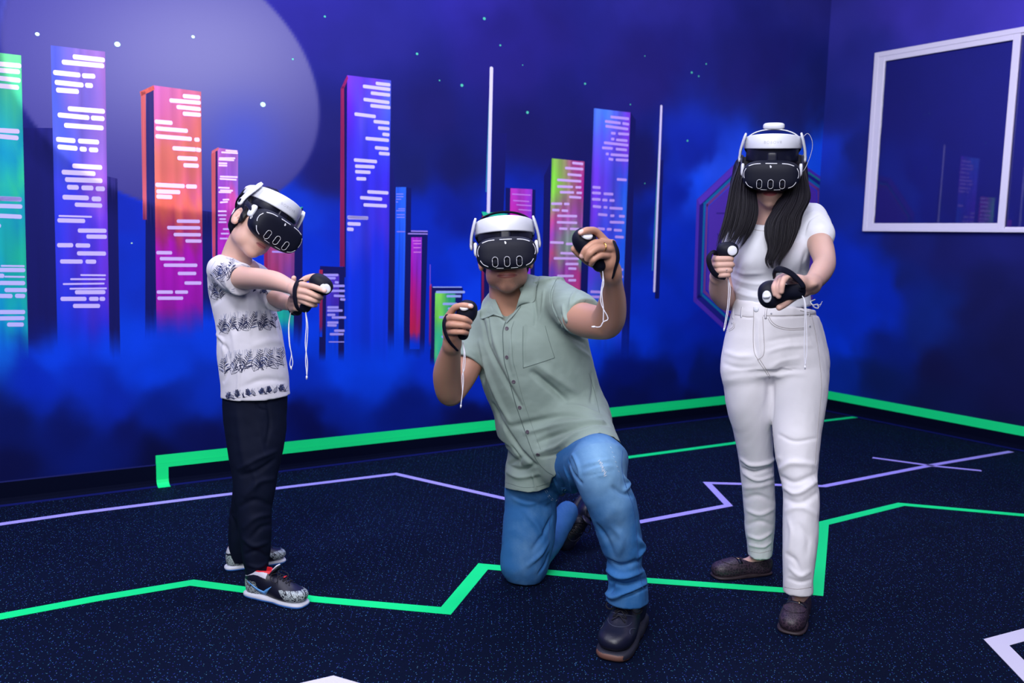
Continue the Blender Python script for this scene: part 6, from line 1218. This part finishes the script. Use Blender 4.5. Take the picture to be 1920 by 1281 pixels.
    controller(P(1096, 452, 2.415), (.032, .036, .028), unit(np.array([.15, -.7, .6])), P(1128, 504, 2.435), .0205, P(1100, 442, 2.39), unit(np.array([.25, -.45, .85])), (.0175, .0155),
               g((1151, 452, 2.425), (1157, 468, 2.41), (1158.5, 486, 2.41), (1154, 503, 2.42), (1149, 521, 2.44)) , [g((1129.5, 505, 2.43), (1130.5, 522, 2.42), (1126, 555, 2.42), (1128.7, 574, 2.42), (1140, 597, 2.42), (1131, 604, 2.42), (1125, 613, 2.42), (1112, 613, 2.42)), g((1129.5, 505, 2.43), (1132, 530, 2.42), (1128.5, 550, 2.42), (1131.5, 580, 2.42), (1131, 604, 2.42))],
               'dark controller raised beside the head in the hand with the gold ring', strap_w=.016, strap_n=unit(np.array([.8, -.6, .1])))
    controller(P(876, 583, 2.70), (.031, .033, .027), unit(np.array([.1, -.8, .5])), P(867, 634, 2.715), .0185, P(872, 578, 2.68), unit(np.array([-.1, -.6, .75])), (.0155, .0165),
               g((838, 590, 2.70), (832.5, 604, 2.69), (834, 622, 2.69), (843, 641, 2.695), (858, 658, 2.71)), [g((867.5, 641, 2.71), (870, 662, 2.70), (868, 690, 2.70), (869, 718, 2.70), (864, 763, 2.70)), g((867.5, 641, 2.71), (872, 665, 2.70), (871, 690, 2.70), (866.5, 705, 2.70), (867, 735, 2.70), (864, 760, 2.70))],
               'dark controller held in front of the chest of the kneeling person', strap_w=.015, strap_n=unit(np.array([-.8, -.6, 0.])))
man()
# ------------------------------------------------------------------ boy
SK_B = (214, 172, 158)
m_skin_b = mat('fair_child_skin', rough=.5, spec=.35, attr='tint', sss=.12, bump=('noise', 700, .0001))
m_tee_b = mat('white_jersey', (214, 212, 226), .8, sheen=.2, bump=('noise', 900, .0002), noise=(6, .03))
m_ink = mat('navy_leaf_print', (30, 38, 84), .7); m_ink2 = mat('soft_blue_leaf_print', (84, 98, 150), .7); m_wash = mat('pale_blue_print', (160, 172, 205), .8)
m_track = mat('dark_track_fabric', (9, 16, 38), .75, spec=.12, bump=('noise', 700, .0003), noise=(20, .15))
def leaves(S, mb, rnd, x0, x1, top, bot, dens=1., hatch=True):
    """a band of line-drawn leaves on the shirt between two height profiles"""
    def L(pts, w, m=m_ink):
        try: q, N = S.path(pts, lift=.0006)
        except Exception: return
        if np.abs(np.diff(q, axis=0)).max() > .03: return
        n = len(q); V, F = ribbon(q, N, np.interp(np.linspace(0, 1, n), [0, .4, 1], [.4, 1, .15]) * w * 1.3, .0004); mb.add(V, F, m)
    x = x0; i = 0
    while x < x1:
        t, b_ = top(x), bot(x); h = b_ - t; kind = i % 4; cx = x + rnd.uniform(3, 8)
        if kind in (0, 2):       # fern
            ang = rnd.uniform(-.35, .35); ln = h * rnd.uniform(.75, .95); rx, ry = cx - math.sin(ang) * ln * .4, b_ - 2; tx, ty = rx + math.sin(ang) * ln, ry - math.cos(ang) * ln
            L([(rx, ry), ((rx + tx) / 2 + 1, (ry + ty) / 2), (tx, ty)], .0016)
            for k in range(9):
                u = .12 + k * .1; px, py = rx + (tx - rx) * u, ry + (ty - ry) * u; l = (1.15 - u) * h * .34 + 2
                for sg in (-1, 1): a = ang + sg * rnd.uniform(.75, 1.05); L([(px, py), (px + math.sin(a) * l * .5, py - math.cos(a) * l * .55), (px + math.sin(a) * l, py - math.cos(a) * l * .8)], .0030 if k < 7 else .002, m_ink if rnd.random() < .8 else m_ink2)
        elif kind == 1:          # broad leaf, outlined and hatched
            ang = rnd.uniform(-.75, -.3) * rnd.choice((1, 1, -1)); ln = h * .8; w = h * .2; rx, ry = cx + 2, b_ - 1; ux, uy = math.sin(ang), -math.cos(ang)
            side = lambda u, sg: (rx + ux * ln * u + sg * uy * -w * math.sin(math.pi * u ** .8), ry + uy * ln * u + sg * ux * w * math.sin(math.pi * u ** .8))
            for sg in (-1, 1): L([side(u, sg) for u in (0, .2, .4, .6, .8, 1)], .0018)
            L([side(u, 0) for u in (0, .5, 1)], .0012)
            for k in range(10): u = .1 + k * .08; a = side(u, 0); c_ = side(min(1, u + .08), 1); d = side(min(1, u + .08), -1); L([a, c_], .0007, m_ink2); L([a, d], .0007, m_ink2)
        else:                    # blades
            for k in range(5):
                a = rnd.uniform(-.8, .8); l = h * rnd.uniform(.35, .8); L([(cx + k - 2, b_ - 1), (cx + k - 2 + math.sin(a) * l * .6, b_ - 1 - l * .55), (cx + k - 2 + math.sin(a) * l, b_ - 1 - math.cos(a) * l)], .002)
        if hatch:
            for k in range(4): hx = x + rnd.uniform(0, 12); sl = rnd.uniform(-5, 5); L([(hx, t + rnd.uniform(0, 2)), (hx - sl, t + h * rnd.uniform(.25, .45))], .0008, m_ink2)
            L([(cx - 4, b_ - h * .3), (cx + 2, b_ - h * .15), (cx + 7, b_ - h * .2)], .0014)
        x += rnd.uniform(10, 14) / dens; i += 1
def boy():
    base = np.array([-.84, 2.98, 0.]); g = lambda *q: [P(*a) for a in q]
    f_ = unit(np.array([.655, -.745, -.17])); up = np.array([.40, .27, .87]); R = frame(f_, up); s = .91; hs = .965
    c = P(519, 432, 2.855) - R @ np.array([0, .128, 0]) * hs + R @ np.array([0, 0, -.004]); parts = []
    hp_ = head_prims(c, R, s, jaw=.98, mw=.85)
    v, f = polygonize(hp_ + [TB([c + R @ [0, -.035, -.05], P(447, 470, 2.985), P(441, 500, 3.0)], [.047, .046, .056], .025)], .0018); parts.append((relax(v, f, 1), f))
    arm = chain([(424, 512, 2.94, 21), (456, 521, 2.85, 21), (486, 523, 2.75, 19.5), (515, 527, 2.66, 18), (537, 535, 2.59, 14.5), (555, 543, 2.53, 12)])
    hand = [EL(P(566, 549, 2.485), (.022, .020, .026), k=.02), RC(P(555, 543, 2.53), .0175, P(563, 548, 2.495), .020, .015)]
    hand += finger(g((566, 534.5, 2.475), (583, 536.5, 2.435), (597, 541, 2.415), (608.5, 545.5, 2.405)), (.0095, .0082, .0076, .0066))
    hand += finger(g((563, 546, 2.47), (580, 549, 2.432), (595, 555.5, 2.43), (602, 558, 2.45)), (.0095, .0083, .0076, .0068))
    hand += finger(g((562, 555.5, 2.47), (577, 559.5, 2.435), (590, 564, 2.435), (597, 565.5, 2.455)), (.0092, .008, .0074, .0066))
    hand += finger(g((564, 563.5, 2.475), (575, 568.5, 2.445), (586, 572.5, 2.445), (592, 572.5, 2.465)), (.0088, .0074, .0068, .006))
    hand += finger(g((560, 535, 2.53), (572, 523, 2.53), (587, 518, 2.52), (600, 518.5, 2.51)), (.011, .009, .0082, .007), .006)
    v, f = polygonize(arm + hand, .0017); parts.append((relax(v, f, 1), f))
    arm = chain([(490, 525, 3.06, 19), (513, 555, 2.93, 16.5), (532, 566, 2.82, 14.5), (546, 571, 2.72, 12)])
    hand = [EL(P(553, 570, 2.68), (.022, .022, .03), k=.02)]
    for k in range(4): hand += finger(g((549, 556 + k * 7.5, 2.665), (553, 556 + k * 7.5, 2.645), (562, 559 + k * 7, 2.645), (565, 560 + k * 7, 2.665)), (.009, .0078, .0072, .0064))
    hand += finger(g((551, 558, 2.70), (549.5, 540, 2.69), (551, 521.5, 2.68)), (.010, .0085, .0075), .006)
    v, f = polygonize(arm + hand, .002); parts.append((relax(v, f, 1), f))
    v, f = polygonize([LOFT([S_(402, 480, 500, 3.01, .06), S_(405, 495, 530, 3.02, .07), S_(418, 508, 610, 3.02, .07), S_(428, 525, 720, 3.02, .075)])], .008); parts.append((v, f))
    V, F = skin_mesh(parts); col = lip_tint(V, c, R, s, SK_B, (196, 124, 126), .85); col = nail_tint(V, col, P(608.5, 545.5, 2.405), P(597, 541, 2.415), np.array([.3, -.9, .3]), .0055); body = mesh_obj('person', V, F, m_skin_b, loc=base, col=col)
    tag(body, 'small person in leaf print t-shirt and dark trousers aiming both controllers to the side', 'person')
    E_ = lambda p, r, **kw: EL(c + R @ (np.array(p) * s), np.array(r) * s, R, **kw)
    hp = [E_((0, -.020, .040), (.084, .102, .102), k=.01), E_((0, -.055, -.03), (.076, .055, .058), k=.02), E_((-.076, .02, .002), (.008, .018, .038), k=.01), E_((.076, .02, .002), (.008, .018, .038), k=.01), E_((0, .095, -.03), (.068, .075, .115), k=.006, sub=True), E_((.09, -.01, -.015), (.018, .022, .034), k=.004, sub=True), E_((-.09, -.01, -.015), (.018, .022, .034), k=.004, sub=True)]
    v, f = polygonize(hp, .003); v = relax(v, f, 1); N = normals(v, f); v = v + N * (.005 * (vnoise(v[:, 0] * 220, v[:, 2] * 60, 4) - .5))[:, None]; mesh_obj('hair', v, f, m_hair_w, body)
    # shirt
    a1 = unit(P(486, 523, 2.75) - P(424, 512, 2.94)); a2 = unit(P(532, 566, 2.82) - P(490, 525, 3.06))
    def cut(pt, n, r=.1): n = unit(n); x_ = unit(np.cross(n, [0, 0, 1.])); return EL(pt + n * r, (r * 1.05, r, r * 1.05), np.stack([x_, n, np.cross(x_, n)], 1), k=.003, sub=True, e=4)
    tp = [LOFT([S_(415, 470, 484, 3.01, .055), S_(394, 490, 502, 3.02, .085), S_(391, 504, 530, 3.03, .098), S_(397, 512, 560, 3.03, .1), S_(404, 517, 590, 3.03, .1), S_(408.5, 526.5, 625, 3.03, .102), S_(409.5, 533, 661, 3.03, .106), S_(412.5, 537.5, 690, 3.03, .108), S_(416.5, 540, 716, 3.03, .11), (P(417.5, 751, 3.03), P(542, 733, 3.03), .112)], k=.02, cap=.004),
          TB([P(418, 506, 2.96), P(437, 518, 2.90), P(462, 528, 2.83)], [.050, .052, .052], .03), TB([P(490, 530, 3.06), P(510, 553, 2.96), P(528, 566, 2.88)], [.045, .043, .043], .03),
          cut(P(451, 527, 2.86), a1 + np.array([.0, 0, -.12]), .085), cut(P(520, 561, 2.91), a2, .065), EL(P(447, 476, 2.995), (.056, .06, .022), np.array(Matrix.Rotation(.12, 3, 'Y')), k=.006, sub=True)]
    v, f = polygonize(tp, .0034); v = relax(v, f, 2); S = Surf(v, f)
    v = folds(S, [([(412, 640), (425, 655), (428, 690), (420, 715)], -.007, .008), ([(405, 625), (418, 640), (420, 665)], .006, .009), ([(425, 600), (440, 640), (442, 700)], .004, .010), ([(455, 556), (445, 590), (442, 620)], -.005, .009), ([(462, 556), (466, 600), (468, 640)], .004, .008), ([(480, 548), (490, 580), (498, 610)], -.004, .009),
                  ([(430, 545), (412, 560), (400, 570)], -.005, .008), ([(455, 555), (432, 558), (415, 545)], -.006, .006), ([(400, 510), (410, 530), (425, 545)], -.004, .007), ([(446, 660), (448, 700), (446, 740)], .004, .006), ([(470, 650), (500, 640), (528, 640)], .003, .012), ([(455, 725), (495, 712), (535, 715)], -.004, .010), ([(500, 565), (512, 600), (524, 640)], .003, .008)])
    v = ripple(v, S.N, .006, 16, 22); S = Surf(v, f); mb = MB(); mb.add(v, f, m_tee_b); rnd = random.Random(8)
    lin_ = lambda a, b_: (lambda x: np.interp(x, a, b_))
    leaves(S, mb, rnd, 411, 522, lin_([400, 440, 520], [592, 583, 580]), lin_([400, 440, 520], [632, 622, 620]), 1.25)
    leaves(S, mb, rnd, 414, 532, lin_([410, 430, 535], [664, 656, 648]), lin_([410, 430, 535], [708, 702, 690]), 1.15)
    leaves(S, mb, rnd, 420, 538, lin_([418, 540], [735, 717]), lin_([418, 540], [752, 734]), 1.25)
    leaves(S, mb, rnd, 398, 430, lin_([395, 430], [490, 482]), lin_([395, 430], [534, 518]), 1.6, False)
    leaves(S, mb, rnd, 390, 408, lin_([388, 412], [522, 530]), lin_([388, 412], [562, 566]), 1.7, False)
    leaves(S, mb, rnd, 470, 503, lin_([470, 505], [538, 542]), lin_([470, 505], [550, 556]), 1.4, False)
    leaves(S, mb, rnd, 505, 523, lin_([500, 530], [545, 552]), lin_([500, 530], [563, 568]), 1.6, False)
    for x, y in ((466, 503), (461, 510), (457, 517), (452, 525), (447, 533), (441, 543), (437, 550), (471, 498)):
        for k in range(3): stitch(S, mb, [(x - 6 + rnd.uniform(-2, 2), y + rnd.uniform(-4, 4)), (x - 1, y + rnd.uniform(-3, 3))], .001, m_ink2)
    for pts in ([(404, 490), (396, 505), (399, 530), (408, 548), (420, 556)],): stitch(S, mb, pts, .0014, m_wash)
    for pts in ([(424, 484), (445, 492), (470, 503)], ): stitch(S, mb, pts, .0012, m_wash)
    mb.build('t_shirt', body, loc=base)
    # trousers
    jp = [LOFT([S_(420, 538, 730, 3.03, .098), S_(419, 538, 755, 3.03, .1), S_(421, 536.5, 785, 3.02, .1), S_(426, 534, 820, 3.0, .09), S_(431, 528, 855, 2.98, .082), S_(436, 520, 890, 2.965, .072), S_(441, 514, 925, 2.95, .065), S_(445, 508.5, 960, 2.94, .06), S_(448, 508, 990, 2.93, .058), S_(452, 507, 1020, 2.925, .055), S_(457, 505, 1050, 2.92, .05), S_(463, 503, 1078, 2.92, .045)], k=.03, cap=.008),
          LOFT([S_(424, 520, 800, 3.08, .085), S_(430, 512, 850, 3.1, .08), S_(438, 505, 900, 3.12, .07), S_(436, 500, 935, 3.13, .065), S_(431, 490, 972, 3.145, .06), S_(430, 482, 1000, 3.15, .056), S_(431, 476, 1030, 3.155, .05), S_(434, 472, 1048, 3.16, .045)], k=.03, cap=.008)]
    v, f = polygonize(jp, .0038); v = relax(v, f, 2); S = Surf(v, f)
    v = folds(S, [([(448, 880), (480, 862), (518, 846)], .006, .008), ([(452, 892), (485, 882), (515, 862)], -.007, .008), ([(460, 930), (485, 905), (512, 898)], .006, .009), ([(470, 872), (480, 900), (474, 930)], .005, .010), ([(450, 950), (478, 938), (506, 948)], -.006, .009),
                  ([(458, 990), (478, 972), (504, 965)], .006, .009), ([(470, 1010), (488, 990), (506, 985)], -.006, .008), ([(456, 1012), (476, 1024), (500, 1018)], .006, .008), ([(460, 1040), (480, 1034), (503, 1044)], -.006, .007), ([(465, 1060), (485, 1064), (502, 1056)], .005, .006), ([(500, 752), (506, 790), (500, 830)], -.005, .006),
                  ([(445, 770), (452, 830), (460, 880)], .004, .012), ([(478, 750), (484, 765), (500, 770)], -.004, .004), ([(430, 960), (440, 985), (438, 1010)], -.006, .010), ([(485, 800), (492, 840), (500, 860)], .004, .010)])
    v = ripple(v, S.N, .008, 14, 5); S = Surf(v, f); mb = MB(); mb.add(v, f, m_track); mb.build('trousers', body, loc=base)
    mats = (m_upper_t, m_soletint, m_rubber, m_bluemark, m_lace)
    sneaker(body, base, on_floor(458, 1113), on_floor(577, 1139), mats, style='retro'); sneaker(body, base, on_floor(418, 1070), on_floor(537, 1051), mats, style='retro')
    headset(c, R, 'black and white headset on the small person, seen from its side', hs, bz=.092, top=None)
    controller(P(602, 533, 2.455), (.034, .025, .023), unit(np.array([.35, -.85, .35])), P(569, 581, 2.49), .0165, P(610.5, 541, 2.43), unit(np.array([.35, -.9, .1])), (.0150, .0135),
               g((567, 526, 2.49), (558, 528, 2.475), (553, 540, 2.465), (552.5, 556, 2.465), (556, 574, 2.47), (564, 585, 2.48)), [g((573, 584, 2.48), (574.5, 610, 2.475), (572.5, 645, 2.475), (576.5, 680, 2.475), (575, 709, 2.475)), g((573, 584, 2.48), (577, 612, 2.475), (575.5, 645, 2.475), (573, 675, 2.475), (575.5, 705, 2.475))],
               'dark controller with white plate pointed to the side by the small person', strap_w=.0135, strap_n=unit(np.array([-.55, -.83, 0.])))
    controller(P(568, 548, 2.66), (.024, .026, .022), unit(np.array([.35, -.85, .35])), P(555, 588, 2.68), .0165, P(572, 546, 2.64), unit(np.array([.9, -.3, .3])), (.0150, .0135),
               g((549, 552, 2.70), (543, 560, 2.69), (542, 572, 2.68), (545, 584, 2.68), (553, 590, 2.68)), [g((545, 586, 2.675), (541, 612, 2.67), (542.5, 645, 2.67), (546.5, 664, 2.67), (543.5, 682, 2.67), (546, 691, 2.67)), g((545, 586, 2.675), (542, 612, 2.67), (543.5, 645, 2.67), (546.5, 664, 2.67), (549, 680, 2.67), (546.5, 691, 2.67))],
               'dark controller half hidden behind the outstretched hand of the small person', strap_w=.014, strap_n=unit(np.array([-.7, -.7, 0.])))
boy()
